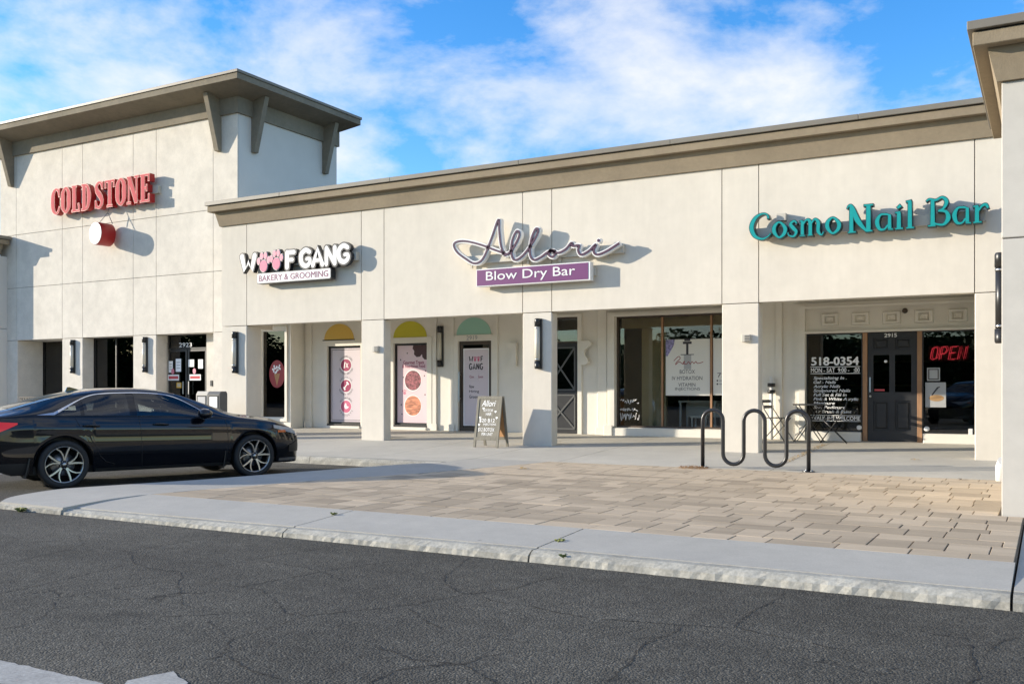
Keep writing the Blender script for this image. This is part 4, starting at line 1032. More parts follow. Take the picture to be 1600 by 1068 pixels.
# ------------------------------------------------------------------ posters and window lettering
def poster(name, label, x0, x1, z0, z1, y, m, cat='poster'):
    t = thing(name, label, cat)
    bx('sheet', x0, x1, y, y + .003, z0, z1, m, t); return t
yp = YS + .050      # just in front of the shop panes
pA = poster('window_poster', 'lilac window poster with three pink round badges in a column', -16.20, -15.20, .50, 2.39, yp, 'poster_lilac')
bm = bmesh.new(); frame_bm(bm, -16.17, -15.23, .54, 2.35, yp - .0012, yp - .0002, .012); fin('border', bm, 'dark_print', pA)
def ring_text(parent, s, cx, cz, r, a0, a1, y, h, inward=False):
    n = len(s)
    for i, ch in enumerate(s):
        if ch == ' ': continue
        a = rad(a0 + (a1 - a0) * (i + .5) / n); v, f = text_mesh(ch, 0.0)
        xs_ = [p[0] for p in v]; mx_ = (min(xs_) + max(xs_)) / 2
        rot = a - math.pi / 2 if not inward else a + math.pi / 2
        me = bpy.data.meshes.new('badge_letter'); px, pz = cx + r * math.cos(a), cz + r * math.sin(a); c_, s_ = math.cos(rot), math.sin(rot); k = h / .7
        me.from_pydata([(px + ((p[0] - mx_) * c_ - (p[1] - .35) * s_) * k, y, pz + ((p[0] - mx_) * s_ + (p[1] - .35) * c_) * k) for p in v], [], f)
        yield me
def join_meshes(name, meshes, m, parent):
    V, F = [], []
    for me in meshes:
        o_ = len(V); V += [tuple(v.co) for v in me.vertices]; F += [tuple(i + o_ for i in p.vertices) for p in me.polygons]; bpy.data.meshes.remove(me)
    me = bpy.data.meshes.new(name); me.from_pydata(V, [], F); return link(name, me, m, parent)
for cz, up, dn, mm in ((1.95, 'PERSONALIZED', 'GROOMING SERVICES', 'magenta'), (1.42, 'EXCLUSIVE', 'GOURMET TREATS', 'magenta'), (.89, 'ALL NATURAL', 'PRODUCTS', 'rose')):
    cx_ = -15.70
    bm = bmesh.new(); disc(bm, cx_, cz, .185, .175, yp - .002, yp - .0003, 1, 28); disc(bm, cx_, cz, .168, .158, yp - .0035, yp - .0021, 0, 28)
    fin('badge', bm, [mm, 'white_print'], pA)
    join_meshes('badge_text', list(ring_text(pA, up, cx_, cz, .225, 150, 30, yp - .002, .045)) + list(ring_text(pA, dn, cx_, cz, .225, 200, 340, yp - .002, .045, True)), 'dark_print', pA)
    bm = bmesh.new(); y_ = yp - .0045
    if cz > 1.9: stroke(bm, [(cx_ - .06, cz - .08, .03), (cx_ - .03, cz + .08, .03)], y_, y_ + .0008); stroke(bm, [(cx_, cz + .06, .02), (cx_ + .07, cz - .07, .02)], y_, y_ + .0007); stroke(bm, [(cx_ + .07, cz + .05, .015), (cx_ + .0, cz - .06, .02)], y_ - .0003, y_ + .0006)
    elif cz > 1.3:
        stroke(bm, [(cx_ - .05, cz - .06, .028), (cx_ + .05, cz + .06, .028)], y_, y_ + .0007)
        for a, b in ((-.07, -.05), (-.04, -.085), (.07, .05), (.04, .085)): disc(bm, cx_ + a, cz + b, .026, .026, y_ - .0003 - abs(a) * .001, y_ + .0006, 0, 12)
    else:
        prism(bm, catmull([(cx_ - .03, cz - .05), (cx_ + .02, cz + .0), (cx_ + .0, cz + .09), (cx_ - .05, cz + .03)], 4, True), 'y', y_, y_ + .0007); prism(bm, catmull([(cx_ - .02, cz - .055), (cx_ + .04, cz - .05), (cx_ + .09, cz - .01), (cx_ + .03, cz + .01)], 4, True), 'y', y_ - .0004, y_ + .0005)
    fin('badge_icon', bm, 'white_print', pA)
pB = poster('window_poster', 'pale pink window poster with two round food pictures and brown splash', -14.08, -13.17, .51, 2.41, yp, 'poster_pink')
bm = bmesh.new(); prism(bm, [(-13.60, 2.408), (-13.62, 2.33), (-13.57, 2.27), (-13.58, 2.19), (-13.50, 2.12), (-13.40, 2.13), (-13.34, 2.19), (-13.33, 2.12), (-13.27, 2.06), (-13.172, 2.05), (-13.172, 2.408)], 'y', yp - .0015, yp - .0003); fin('brown_splash', bm, 'choc', pB)
text('lettering', 'Gourmet Treats', -13.90, -13.28, 1.95, 2.035, yp - .001, 'magenta', pB, .025); text('lettering', '& Nutritious Food', -13.93, -13.25, 1.86, 1.945, yp - .001, 'magenta', pB, .025)
for cz, mm in ((1.55, 'photo_a'), (.93, 'photo_b')):
    bm = bmesh.new(); disc(bm, -13.61, cz, .262, .262, yp - .0015, yp - .0003, 1, 32); disc(bm, -13.61, cz, .243, .243, yp - .003, yp - .0016, 0, 32); fin('round_picture', bm, [mm, 'white_print'], pB)
bm = bmesh.new()
for k, (a, b) in enumerate(((-13.98, 2.06), (-13.78, 2.22), (-13.24, 1.78), (-13.27, 1.66), (-13.96, .95), (-13.94, .72), (-13.25, 1.2), (-13.9, 1.63))): disc(bm, a, b, .016, .02, yp - .0014, yp - .0003, 0, 10)
for a, b, r_ in ((-13.86, 1.24, .04), (-13.915, 1.29, .018), (-13.87, 1.31, .018), (-13.825, 1.30, .018)): disc(bm, a, b, r_, r_, yp - .0016, yp - .0003, 1, 12)
fin('speckle', bm, ['dark_print', 'toe_pink'], pB)
pC = poster('door_poster', 'lilac door poster with black bubble heading and hiring notice', -12.14, -11.42, .47, 2.30, YS + .034, 'poster_lilac')
yq = YS + .0325
bm = bmesh.new(); frame_bm(bm, -12.13, -11.43, .48, 2.29, yq, yq + .001, .018); fin('border', bm, 'white_print', pC)
def flat_word(parent, s, x0, x1, z, h, y, m, bad=()):
    tot = sum((FAT[c][0] if c in FAT else .62) for c in s) + .03 * len(s); u = (x1 - x0) / tot; x = x0; bm = bmesh.new(); i = 0
    for c in s:
        if c in FAT:
            for pts, mode in FAT[c][1]:
                stroke(bm, [(x + a * u, z + b * h, w_ * h * .8) for a, b, w_ in pts], y - .0001 * i, y + .0006, 0, 0, False, mode >= 1); i += 1
            x += (FAT[c][0] + .03) * u
        else:
            disc(bm, x + .31 * u, z + .35 * h, .2 * u, .3 * h, y - .0001 * i, y + .0006, 1, 14); i += 1
            for k in (-.22, -.07, .08, .23): disc(bm, x + (.31 + k) * u, z + (.82 - abs(k) * .5) * h, .07 * u, .12 * h, y - .0001 * i, y + .0006, 1, 10); i += 1
            x += .65 * u
    return fin('lettering', bm, [m, 'rose'], parent)
flat_word(pC, 'WooF', -11.98, -11.58, 1.98, .14, yq, 'dark_print'); flat_word(pC, 'GANG', -11.98, -11.58, 1.79, .16, yq, 'dark_print')
text('lettering', 'Coming Soon', -11.96, -11.59, 1.58, 1.66, yq, 'magenta', pC, .01)
for s_, z_ in (('Now', 1.36), ('Hiring', 1.24), ('Groomers', 1.12)): text('lettering', s_, -11.97, -11.97 + .045 * len(s_), z_, z_ + .075, yq, 'dark_print', pC, .01)
bx('notice', -11.84, -11.72, yq - .003, yq - .001, 1.52, 1.76, 'poster_lilac', pC)
# poster in the wide window
pD = poster('window_poster', 'cream window poster listing injections with syringe drawing', -7.08, -6.12, 1.20, 2.38, YS + .051, 'poster_white')
yr = YS + .0495
text('lettering', 'BOTOX', -6.77, -6.44, 1.66, 1.74, yr, 'dark_print', pD); text('lettering', 'IV HYDRATION', -6.94, -6.28, 1.525, 1.605, yr, 'dark_print', pD)
text('lettering', 'VITAMIN', -6.80, -6.43, 1.39, 1.465, yr, 'dark_print', pD); text('lettering', 'INJECTIONS', -6.87, -6.33, 1.295, 1.37, yr, 'dark_print', pD)
rn = catmull([(-6.90, 1.93), (-6.80, 2.02), (-6.76, 1.98), (-6.84, 1.90), (-6.86, 1.85), (-6.78, 1.91), (-6.70, 1.86), (-6.66, 1.92), (-6.70, 1.88), (-6.62, 1.86), (-6.58, 1.91), (-6.54, 1.86), (-6.50, 1.91), (-6.46, 1.87), (-6.42, 1.91), (-6.38, 1.87), (-6.26, 1.90)], 5)
bm = bmesh.new(); stroke(bm, [(a, b, .014) for a, b in rn], yr - .0002, yr + .0006); fin('lettering', bm, 'logo_red', pD)
bm = bmesh.new()
for (a, b, c, d) in ((-6.70, -6.51, 2.28, 2.33), (-6.63, -6.58, 2.06, 2.28), (-6.75, -6.46, 2.05, 2.065), (-6.67, -6.54, 2.34, 2.39)): box(bm, a, b, yr - .0008, yr + .0004, c, d)
fin('syringe_drawing', bm, 'dark_print', pD)
bx('syringe_barrel', -6.68, -6.52, yr + .0002, yr + .0009, 1.75, 2.05, 'grey_print', pD)
bm = bmesh.new(); prism(bm, [(-7.078, 2.378), (-6.88, 2.378), (-6.90, 2.26), (-6.98, 2.12), (-7.05, 2.02), (-7.078, 2.05)], 'y', yr - .0005, yr + .0006); fin('portrait', bm, 'gauge_blue', pD)
pE = poster('window_poster', 'cream contact poster half hidden behind the column', -6.05, -5.62, 1.21, 2.38, YS + .051, 'poster_white')
text('lettering', '727', -5.96, -5.70, 1.58, 1.67, yr, 'dark_print', pE)
for k, z_ in enumerate((1.49, 1.42)):
    bm = bmesh.new(); disc(bm, -5.96, z_ + .02, .018, .018, yr, yr + .0006, 0, 12); fin('bullet', bm, 'dark_print', pE)
    bx('text_line', -5.92, -5.68, yr, yr + .0006, z_ + .01, z_ + .03, 'grey_print', pE)
# white chalk-pen writing on the lower corner of the wide window
cw = thing('window_writing', 'white hand-drawn writing low on the wide window', 'window writing')
rw = random.Random(5)
bm = bmesh.new()
for row, (z_, h_) in enumerate(((1.02, .10), (.86, .07), (.66, .16))):
    x = -8.12
    while x < -7.72:
        w_ = rw.uniform(.03, .06); pts = catmull([(x, z_ + rw.random() * h_), (x + w_ * .4, z_ + rw.random() * h_), (x + w_ * .7, z_ + rw.random() * h_), (x + w_, z_ + rw.random() * h_)], 4)
        stroke(bm, [(a, b, .010) for a, b in pts], YS + .049 - rw.random() * .0015, YS + .0505); x += w_ + .012
fin('pen_strokes', bm, 'white_print', cw)
# nail shop lettering
lw = thing('window_lettering', 'white lettering with phone number and services on the nail shop window', 'window lettering')
yl = YS + .050
text('phone_number', '518-0354', -4.07, -3.19, 1.80, 1.955, yl, 'white_print', lw, .035)
text('hours_line', 'MON - SAT  9:00 -   :00', -4.08, -3.17, 1.66, 1.745, yl, 'white_print', lw, .02)
for z_ in (1.762, 1.632): bx('rule', -4.09, -3.16, yl - .0005, yl + .0005, z_, z_ + .012, 'white_print', lw)
lines = ['Specializing In .', 'Gel - Nails', 'Acrylic Nails', 'Sculptured Nails', 'Full Set & Fill In', 'Pink & White Acrylic', 'Manicure', 'Spa Pedicure', 'Air Brush & Paint']
wds = [.62, .42, .50, .69, .62, .84, .40, .60, .71]
for k, s_ in enumerate(lines):
    z_ = 1.525 - k * .0815
    text('service_line', s_, -4.03, -4.03 + wds[k], z_, z_ + .058, yl, 'white_print', lw, .02, .25, base=True)
text('walk_in_line', 'WALK-INS WELCOME', -4.07, -3.16, .735, .81, yl, 'white_print', lw, .025)
for z_ in (.822, .712): bx('rule', -4.09, -3.15, yl - .0005, yl + .0005, z_, z_ + .010, 'white_print', lw)
def neon(name, label, x0, x1, z0, z1, y, r):
    t = thing(name, label, 'neon sign'); n = 4; w = (x1 - x0) / n; hh = z1 - z0
    G = {'O': [[(.1, .5), (.15, .9), (.45, 1), (.8, .9), (.85, .5), (.8, .1), (.45, 0), (.15, .1), (.1, .5)]], 'P': [[(.1, 0), (.1, 1), (.6, 1), (.85, .78), (.6, .45), (.1, .45)]], 'E': [[(.85, 1), (.1, 1), (.1, 0), (.85, 0)], [(.1, .5), (.7, .5)]], 'N': [[(.1, 0), (.1, 1), (.85, 0), (.85, 1)]]}
    for i, c in enumerate('OPEN'):
        bm = bmesh.new()
        for pl_ in G[c]:
            pts = [(x0 + (i + a * .9) * w + b * hh * .18, y, z0 + b * hh) for a, b in pl_]; tube(bm, pts, r, 6)
            if r > .007: tube(bm, [(p[0] + .03, p[1] + .01, p[2] + .012) for p in pts], r * .6, 6)
        fin('neon_letter', bm, 'neon_red', t)
    bm = bmesh.new(); box(bm, x0 - .02, x1 + .05, y + .04, y + .05, z0 - .03, z1 + .03); fin('backing', bm, 'interior_dark', t)
    return t
neon('open_sign', 'red neon open sign in the window right of door 2915', -1.95, -1.33, 1.88, 2.11, YS + .10, .008)
neon('open_sign', 'small red neon open sign in the corner-block window', -24.27, -23.74, 2.26, 2.50, 18.56, .010)
pF = poster('window_poster', 'poster of a brown hand care picture low in the nail shop window', -2.01, -1.66, 1.00, 1.46, YS + .051, 'grey_print')
bm = bmesh.new(); disc(bm, -1.82, 1.17, .13, .06, YS + .0495, YS + .0505, 0, 20); stroke(bm, [(-1.90, 1.22, .02), (-1.80, 1.36, .03), (-1.76, 1.38, .01)], YS + .049, YS + .050, 1); fin('picture', bm, ['photo_c', 'dark_print'], pF)
pG = poster('notice_sheet', 'small grey notice above the hand care poster', -1.98, -1.76, 1.49, 1.73, YS + .051, 'grey_print', 'notice')
bm = bmesh.new(); frame_bm(bm, -1.96, -1.78, 1.51, 1.71, YS + .0495, YS + .0505, .02); fin('print', bm, 'interior_dark', pG)
# corner block door sheets and badges
yt_ = 18.495
for x0, x1, z0, z1, m, lb, nm, ct in ((-21.46, -21.30, 1.80, 2.12, 'white_print', 'narrow white notice at the hinge edge of the double door', 'notice_sheet', 'notice'), (-21.18, -20.97, 1.82, 2.18, 'white_print', 'tall white notice on the left leaf of the double door', 'notice_sheet', 'notice'),
        (-20.68, -20.46, 1.95, 2.15, 'white_print', 'square white notice on the right leaf of the double door', 'notice_sheet', 'notice'), (-20.30, -20.12, 1.90, 2.15, 'white_print', 'white notice nearest the call box on the double door', 'notice_sheet', 'notice'),
        (-21.15, -20.96, 1.37, 1.52, 'yellow_card', 'yellow card on the double door', 'notice_sheet', 'notice')):
    t = poster(nm, lb, x0, x1, z0, z1, yt_ - .003, m, ct)
    for k in range(3): bx('text_line', x0 + .03, x1 - .03, yt_ - .0045, yt_ - .0035, z0 + (z1 - z0) * (.25 + .22 * k), z0 + (z1 - z0) * (.25 + .22 * k) + .02, 'grey_print', t)
for cx_, lb in ((-21.27, 'red and white banner sticker on the left leaf of the double door'), (-20.42, 'red and white banner sticker on the right leaf of the double door')):
    t = thing('door_badge', lb, 'sticker')
    bx('banner', cx_ - .22, cx_ + .22, yt_ - .004, yt_ - .001, 1.58, 1.74, 'white_print', t); bx('stripe', cx_ - .19, cx_ + .19, yt_ - .006, yt_ - .0045, 1.62, 1.70, 'pink_face', t)
    bm = bmesh.new(); disc(bm, cx_ - .03, 1.83, .06, .08, yt_ - .005, yt_ - .001, 0, 16); fin('emblem', bm, 'toe_pink', t)
ic = thing('window_badge', 'round dark red window sticker with an ice cream cone', 'sticker')
bm = bmesh.new(); disc(bm, -17.55, 1.73, .27, .36, 18.628, 18.632, 0, 32); fin('disc', bm, 'logo_red', ic)
bm = bmesh.new(); prism(bm, [(-17.55, 1.42), (-17.45, 1.74), (-17.65, 1.74)], 'y', 18.6255, 18.6275); fin('cone', bm, 'wood_light', ic)
bm = bmesh.new(); rr = random.Random(9)
for k in range(16):
    a = rr.uniform(0, 6.28); q = rr.uniform(0, 1) ** .5
    disc(bm, -17.55 + .15 * q * math.cos(a), 1.86 + .13 * q * math.sin(a), .026, .03, 18.6255 - .0001 * k, 18.6275, 0, 8)
fin('scoop', bm, 'white_print', ic)

# ------------------------------------------------------------------ furniture on the walkway
def slanted(parent, name, m, pts):
    bm = bmesh.new(); prism(bm, pts, 'x', 0, 1); return fin(name, bm, m, parent)
# A-frame chalkboard
af = thing('chalkboard', 'wooden A-frame chalkboard with white handwriting by the column', 'chalkboard')
af.location = (-9.50, 16.0, .205); af.rotation_euler = (0, 0, rad(-4))
W2, Ht, sp_ = .29, .99, .16
def leaf(sgn):
    def P(u, t, d):   # u across, t up 0..1, d outwards
        y = sgn * (sp_ * (1 - t) + .012); n = Vector((0, sgn * Ht, sp_)).normalized()
        return Vector((u, y, t * Ht)) + n * d
    def bar(u0, u1, t0, t1, d0, d1, nm, m):
        bm = bmesh.new(); v = [bm.verts.new(P(u, t, d)) for d in (d0, d1) for (u, t) in ((u0, t0), (u1, t0), (u1, t1), (u0, t1))]
        for q in ((0, 1, 2, 3), (7, 6, 5, 4), (0, 4, 5, 1), (1, 5, 6, 2), (2, 6, 7, 3), (3, 7, 4, 0)): bm.faces.new([v[i] for i in q])
        return fin(nm, bm, m, af)
    bar(-W2, -W2 + .05, 0, 1, 0, .025, 'leg', 'weathered_wood'); bar(W2 - .05, W2, 0, 1, 0, .025, 'leg', 'weathered_wood')
    bar(-W2 + .05, W2 - .05, .94, 1, .001, .024, 'rail', 'weathered_wood'); bar(-W2 + .05, W2 - .05, .14, .20, .001, .024, 'rail', 'weathered_wood')
    bd = bar(-W2 + .05, W2 - .05, .20, .94, .006, .014, 'board', 'weathered_wood' if sgn < 0 else 'wood_light')
    return P, bd
leaf(1)
P, bd = leaf(-1)
def on_board(name, s, u0, u1, t0, t1, bold=0.0, shear=0.0):
    v, f = text_mesh(s, 0.0, shear); xs_ = [p[0] for p in v]; ys_ = [p[1] for p in v]
    me = bpy.data.meshes.new(name)
    me.from_pydata([tuple(P(u0 + (p[0] - min(xs_)) / (max(xs_) - min(xs_)) * (u1 - u0), t0 + (p[1] - min(ys_)) / (max(ys_) - min(ys_)) * (t1 - t0), .017)) for p in v], [], f)
    o_ = link(name, me, 'white_print', bd)
    return o_
on_board('chalk_writing', 'Allori', -.18, .15, .80, .92, .015, .3); on_board('chalk_writing', 'BLOW DRY BAR', -.12, .10, .70, .75, .01); on_board('chalk_writing', 'HAIR', -.06, .07, .62, .68, .02)
on_board('chalk_writing', '$20 B12', -.20, .16, .48, .56, .02); on_board('chalk_writing', 'INJECTIONS', -.10, .20, .42, .47, .01); on_board('chalk_writing', '$12 BOTOX', -.21, .17, .30, .38, .02); on_board('chalk_writing', 'PER UNIT', -.12, .14, .23, .285, .015)
bm = bmesh.new()
for (u, t) in ((-.13, .76), (.16, .70), (-.19, .58), (.2, .58), (-.2, .44)):
    q = [P(u + a * .03, t + b * .03, .0172) for a, b in ((0, -1), (.9, .1), (.5, .7), (0, .35), (-.5, .7), (-.9, .1))]; bm.faces.new([bm.verts.new(p) for p in q])
fin('chalk_heart', bm, 'white_print', bd)

# bike rack
rk = thing('bike_rack', 'black wave-shaped bike rack between pavers and walkway', 'bike rack')
xsr = [-4.642, -4.324, -4.006, -3.688, -3.370, -3.053]; yr_ = 14.19; R_ = .159; zt, zbm = 1.045 - .03 - R_, .17 + .03 + R_
pts = [(xsr[0], yr_, .14), (xsr[0], yr_, zt)]
for i in range(5):
    c_ = (xsr[i] + xsr[i + 1]) / 2; top = i % 2 == 0
    for k in range(1, 13):
        a = math.pi * (1 - k / 12) if top else math.pi * (1 + k / 12)
        pts.append((c_ + R_ * math.cos(a), yr_, (zt if top else zbm) + R_ * math.sin(a)))
    if i < 4: pts.append((xsr[i + 1], yr_, zbm if top else zt))
pts.append((xsr[5], yr_, .14))
bm = bmesh.new()
up_fix = pts
tube(bm, pts, .030, 14); fin('tube', bm, 'black_paint', rk, True)
for xx in (xsr[0], xsr[5]):
    bm = bmesh.new(); lathe(bm, [(0, .012), (.085, .012), (.09, .008), (.09, 0)], (xx, yr_, .132), (0, 0, 1), 20); fl = fin('flange', bm, 'black_paint', rk)
    bm = bmesh.new()
    for k in range(4): lathe(bm, [(0, .016), (.011, .016), (.011, 0)], (xx + .065 * math.cos(k * 1.57 + .78), yr_ + .065 * math.sin(k * 1.57 + .78), .143), (0, 0, 1), 6)
    fin('bolt', bm, 'steel', fl)

# bistro set
def fz(y): return floor_z(y)
def bistro_table(x, y):
    t = thing('bistro_table', 'small round folding bistro table against the nail shop window', 'table'); t.location = (x, y, fz(y)); 
    bm = bmesh.new(); lathe(bm, [(0, .70), (.30, .70), (.30, .725), (0, .725)], (0, 0, 0), (0, 0, 1), 28); fin('table_top', bm, 'plastic_grey', t)
    for s in (-1, 1):
        for yy in (-.14, .14):
            bm = bmesh.new(); tube(bm, [(-s * .22, yy, .695), (s * .26, yy, .0)], .010, 6); fin('leg', bm, 'black_metal', t)
    bm = bmesh.new(); tube(bm, [(-.24, -.14, .02), (-.24, .14, .02)], .008, 6); tube(bm, [(.24, -.14, .02), (.24, .14, .02)], .008, 6); tube(bm, [(0, -.14, .34), (0, .14, .34)], .008, 6); fin('stretcher', bm, 'black_metal', t)
    return t
def bistro_chair(x, y, rz, label, m='black_metal'):
    t = thing('bistro_chair', label, 'chair', 'folding bistro chairs'); t.location = (x, y, fz(y)); t.rotation_euler = (0, 0, rz)
    for k in range(4):
        bx('slat', -.19, .19, -.18 + k * .095, -.105 + k * .095, .44, .455, m, t)
    for xx in (-.18, .18):
        bm = bmesh.new(); tube(bm, [(xx, -.24, 0), (xx, .20, .62), (xx, .26, .84)], .010, 6); fin('leg', bm, m, t)
        bm = bmesh.new(); tube(bm, [(xx * .9, .24, 0), (xx * .9, -.18, .44)], .010, 6); fin('leg', bm, m, t)
    for z_ in (.66, .77):
        bm = bmesh.new(); yy = .20 + (z_ - .62) * .27; box(bm, -.19, .19, yy - .012, yy - .002, z_ - .03, z_ + .03); fin('backrest_slat', bm, m, t)
    return t
bistro_table(-4.02, 18.72)
bistro_chair(-3.55, 18.62, rad(-80), 'black folding bistro chair right of the small table, near door 2915')
bistro_chair(-4.62, 18.75, rad(75), 'grey folding bistro chair left of the small table, half behind the column', 'plastic_grey')
# banded post
bp_ = thing('banded_post', 'slim white post with two black bands behind the bike rack', 'post')
bp_.location = (-4.80, 18.96, fz(18.96))
bm = bmesh.new(); lathe(bm, [(0, 0), (.035, 0), (.035, 1.25), (0, 1.25)], (0, 0, 0), (0, 0, 1), 14); fin('pole', bm, 'sign_white', bp_)
for z_ in (.95, 1.08):
    bm = bmesh.new(); lathe(bm, [(.0355, z_ - .035), (.075, z_ - .035), (.075, z_ + .035), (.0355, z_ + .035)], (0, 0, 0), (0, 0, 1), 16); fin('band', bm, 'black_metal', bp_)

# newspaper boxes beside the corner block
def news_box(x, y, label, m, k):
    t = thing('newspaper_box', label, 'newspaper box'); t.location = (x, y, fz(y)); t.scale = (.86, .6, .95)
    bx('pedestal', -.12, .12, -.12, .12, 0, .35, 'black_metal', t)
    bm = bmesh.new(); prism(bm, [(-.20, .35), (.20, .35), (.20, 1.10), (.14, 1.15), (-.12, 1.15), (-.20, 1.08)], 'x', -.21, .21); fin('cabinet', bm, m, t)
    bx('window_frame', -.17, .17, -.215, -.2005, .72, 1.05, 'black_metal', t); bx('display_card', -.14, .14, -.218, -.2155, .76, 1.02, 'white_print' if k else 'grey_print', t)
    bx('handle', -.12, .12, -.24, -.216, .64, .67, 'steel', t)
    bx('door_label', -.17, .17, -.212, -.2005, .45, .56, 'white_print', t)
    return t
news_box(-16.90, 15.62, 'grey newspaper box half hidden by the car bonnet', 'raceway', 0)
news_box(-16.50, 15.60, 'black newspaper box in front of the wide end column', 'plastic_grey', 1)
# black bench and chair far left
bn = thing('bench', 'black slatted metal bench under the corner block window', 'bench'); bn.location = (-24.6, 16.4, fz(16.4))
for k in range(12): bx('back_slat', -.70 + k * .12, -.64 + k * .12, .20, .22, .45, .86, 'black_metal', bn)
bx('top_rail', -.76, .76, .19, .23, .86, .90, 'black_metal', bn); bx('seat', -.76, .76, -.22, .20, .42, .445, 'black_metal', bn)
for xx in (-.72, .72):
    bm = bmesh.new(); tube(bm, [(xx, -.2, 0), (xx, -.2, .62), (xx, .2, .64)], .018, 6); tube(bm, [(xx, .22, 0), (xx, .22, .88)], .018, 6); fin('leg', bm, 'black_metal', bn)
# wooden chair and white salon furniture seen through the glass
wc = thing('wooden_chair', 'pale wooden chair inside behind the narrow window', 'chair'); wc.location = (-17.45, 19.2, .36)
for xx in (-.2, .2):
    bm = bmesh.new(); tube(bm, [(xx - .05, -.2, 0), (xx, -.16, .78)], .025, 6); fin('leg', bm, 'wood_light', wc)
    bm = bmesh.new(); tube(bm, [(xx, .22, 0), (xx, .18, .46)], .022, 6); fin('leg', bm, 'wood_light', wc)
bx('seat', -.22, .22, -.18, .22, .44, .48, 'wood_light', wc); bx('backrest', -.22, .22, -.19, -.15, .68, .82, 'wood_light', wc)
sd_ = thing('white_desk', 'white desk inside the wide shop window', 'desk'); sd_.location = (-6.55, 19.9, .33)
bx('desk_top', -.42, .42, -.25, .25, .72, .76, 'white', sd_)
for xx in (-.38, .38):
    for yy in (-.22, .22): bx('leg', xx - .02, xx + .02, yy - .02, yy + .02, 0, .72, 'white', sd_)
bx('modesty_panel', -.36, .36, .18, .2, .4, .72, 'white', sd_)
st_ = thing('white_stool', 'white stool in front of the desk inside the wide window', 'stool'); st_.location = (-6.42, 19.5, .33)
bx('seat', -.18, .18, -.15, .15, .40, .45, 'white', st_)
for xx in (-.15, .15):
    for yy in (-.12, .12): bx('leg', xx - .015, xx + .015, yy - .015, yy + .015, 0, .40, 'white', st_)
# ------------------------------------------------------------------ car
def table(d):
    xs_ = np.array([p[0] for p in d]); ys_ = np.array([p[1] for p in d])
    m = np.zeros(len(xs_)); s = np.diff(ys_) / np.diff(xs_)
    m[0], m[-1] = s[0], s[-1]
    for i in range(1, len(xs_) - 1): m[i] = 0 if s[i - 1] * s[i] <= 0 else 2 * s[i - 1] * s[i] / (s[i - 1] + s[i])
    def fn(x):
        x = min(max(x, xs_[0]), xs_[-1]); i = min(len(xs_) - 2, max(0, int(np.searchsorted(xs_, x) - 1))); h = xs_[i + 1] - xs_[i]; t = (x - xs_[i]) / h
        return float((2 * t**3 - 3 * t**2 + 1) * ys_[i] + (t**3 - 2 * t**2 + t) * h * m[i] + (-2 * t**3 + 3 * t**2) * ys_[i + 1] + (t**3 - t**2) * h * m[i + 1])
    return fn
# x: metres ahead of the rear axle; body runs from -1.03 to 3.60
cW = table([(-1.03, .60), (-1.0, .70), (-.9, .78), (-.7, .835), (-.4, .87), (0, .893), (.8, .90), (2.0, .90), (2.7, .893), (3.05, .86), (3.3, .79), (3.47, .69), (3.56, .56), (3.60, .44)])
cBelt = table([(-1.03, .84), (-.95, .925), (-.75, .96), (-.4, .972), (0, .96), (.8, .937), (1.6, .917), (2.2, .90), (2.6, .875), (3.0, .825), (3.3, .745), (3.48, .66), (3.60, .56)])
cTop = table([(-1.03, .89), (-1.0, .975), (-.95, 1.015), (-.85, 1.03), (-.6, 1.08), (-.3, 1.165), (0, 1.245), (.35, 1.318), (.7, 1.352), (1.0, 1.358), (1.3, 1.343), (1.6, 1.285), (1.9, 1.185), (2.2, 1.075), (2.42, .998), (2.55, .970), (2.8, .94), (3.1, .89), (3.35, .81), (3.5, .73), (3.56, .665), (3.60, .585)])
cRail = table([(-1.03, .46), (-.9, .58), (-.6, .60), (-.3, .575), (0, .55), (.5, .535), (1.1, .535), (1.5, .555), (1.9, .60), (2.3, .645), (2.55, .65), (3.0, .62), (3.35, .52), (3.6, .34)])
def zlow(x):
    z = .205 if x > -.62 else .205 + (min(1, (-.62 - x) / .35)) * .10
    if x > 3.2: z = .19
    for ax in (0.0, 2.70):
        d = abs(x - ax)
        if d < .372: z = max(z, .322 + math.sqrt(.372**2 - d * d))
    return z
def section(x):
    W, zb, zt, yr = cW(x), cBelt(x), cTop(x), cRail(x); zl = zlow(x)
    drop = .05
    zr = max(zt - drop, zb + .012)
    yb = W * .945
    base = .205
    f = lambda z: (lambda t: W * (.925 + .20 * t - .145 * t * t) if t < 1 else W)( max(0, min(1, (z - base) / (zb - base))))
    def side(z):
        t = max(0.0, min(1.0, (z - base) / (zb - base)))
        # tuck-under at the sill, widest at 55%, shoulder leaning in; a light crease at 78%
        w = .935 + .065 * math.sin(min(1, t / .62) * math.pi / 2) - (0 if t < .62 else .055 * ((t - .62) / .38) ** 1.7)
        cre = .012 * math.exp(-((t - .80) / .045) ** 2) - .010 * math.exp(-((t - .66) / .07) ** 2)
        return W * w + cre * min(1, max(0, (3.2 - x) / .5)) * min(1, max(0, (x + .9) / .4))
    zs = [zl + (zb - .02 - zl) * t for t in (0, .08, .2, .34, .48, .60, .70, .78, .84, .92, 1)]
    pts = [(side(z) - (.012 if i == 0 else 0), z) for i, z in enumerate(zs)]
    pts.append((yb * 1.0 - .004, zb))
    y5, z5 = yr + .02, zr
    for t in (.2, .4, .6, .8):
        bul = .020 * math.sin(t * math.pi)
        pts.append((yb + (y5 - yb) * t + bul, zb + (z5 - zb) * t + bul * .25))
    pts.append((y5, z5)); pts.append((yr - .03, zr + (zt - zr) * .45))
    for t in (.72, .42, .2, 0): pts.append((yr * t, zr + (zt - zr) * (1 - .5 * t * t * (1 if t < .8 else 1))))
    return pts
NS = 22; IB, IR = 11, 16      # belt index, rail index
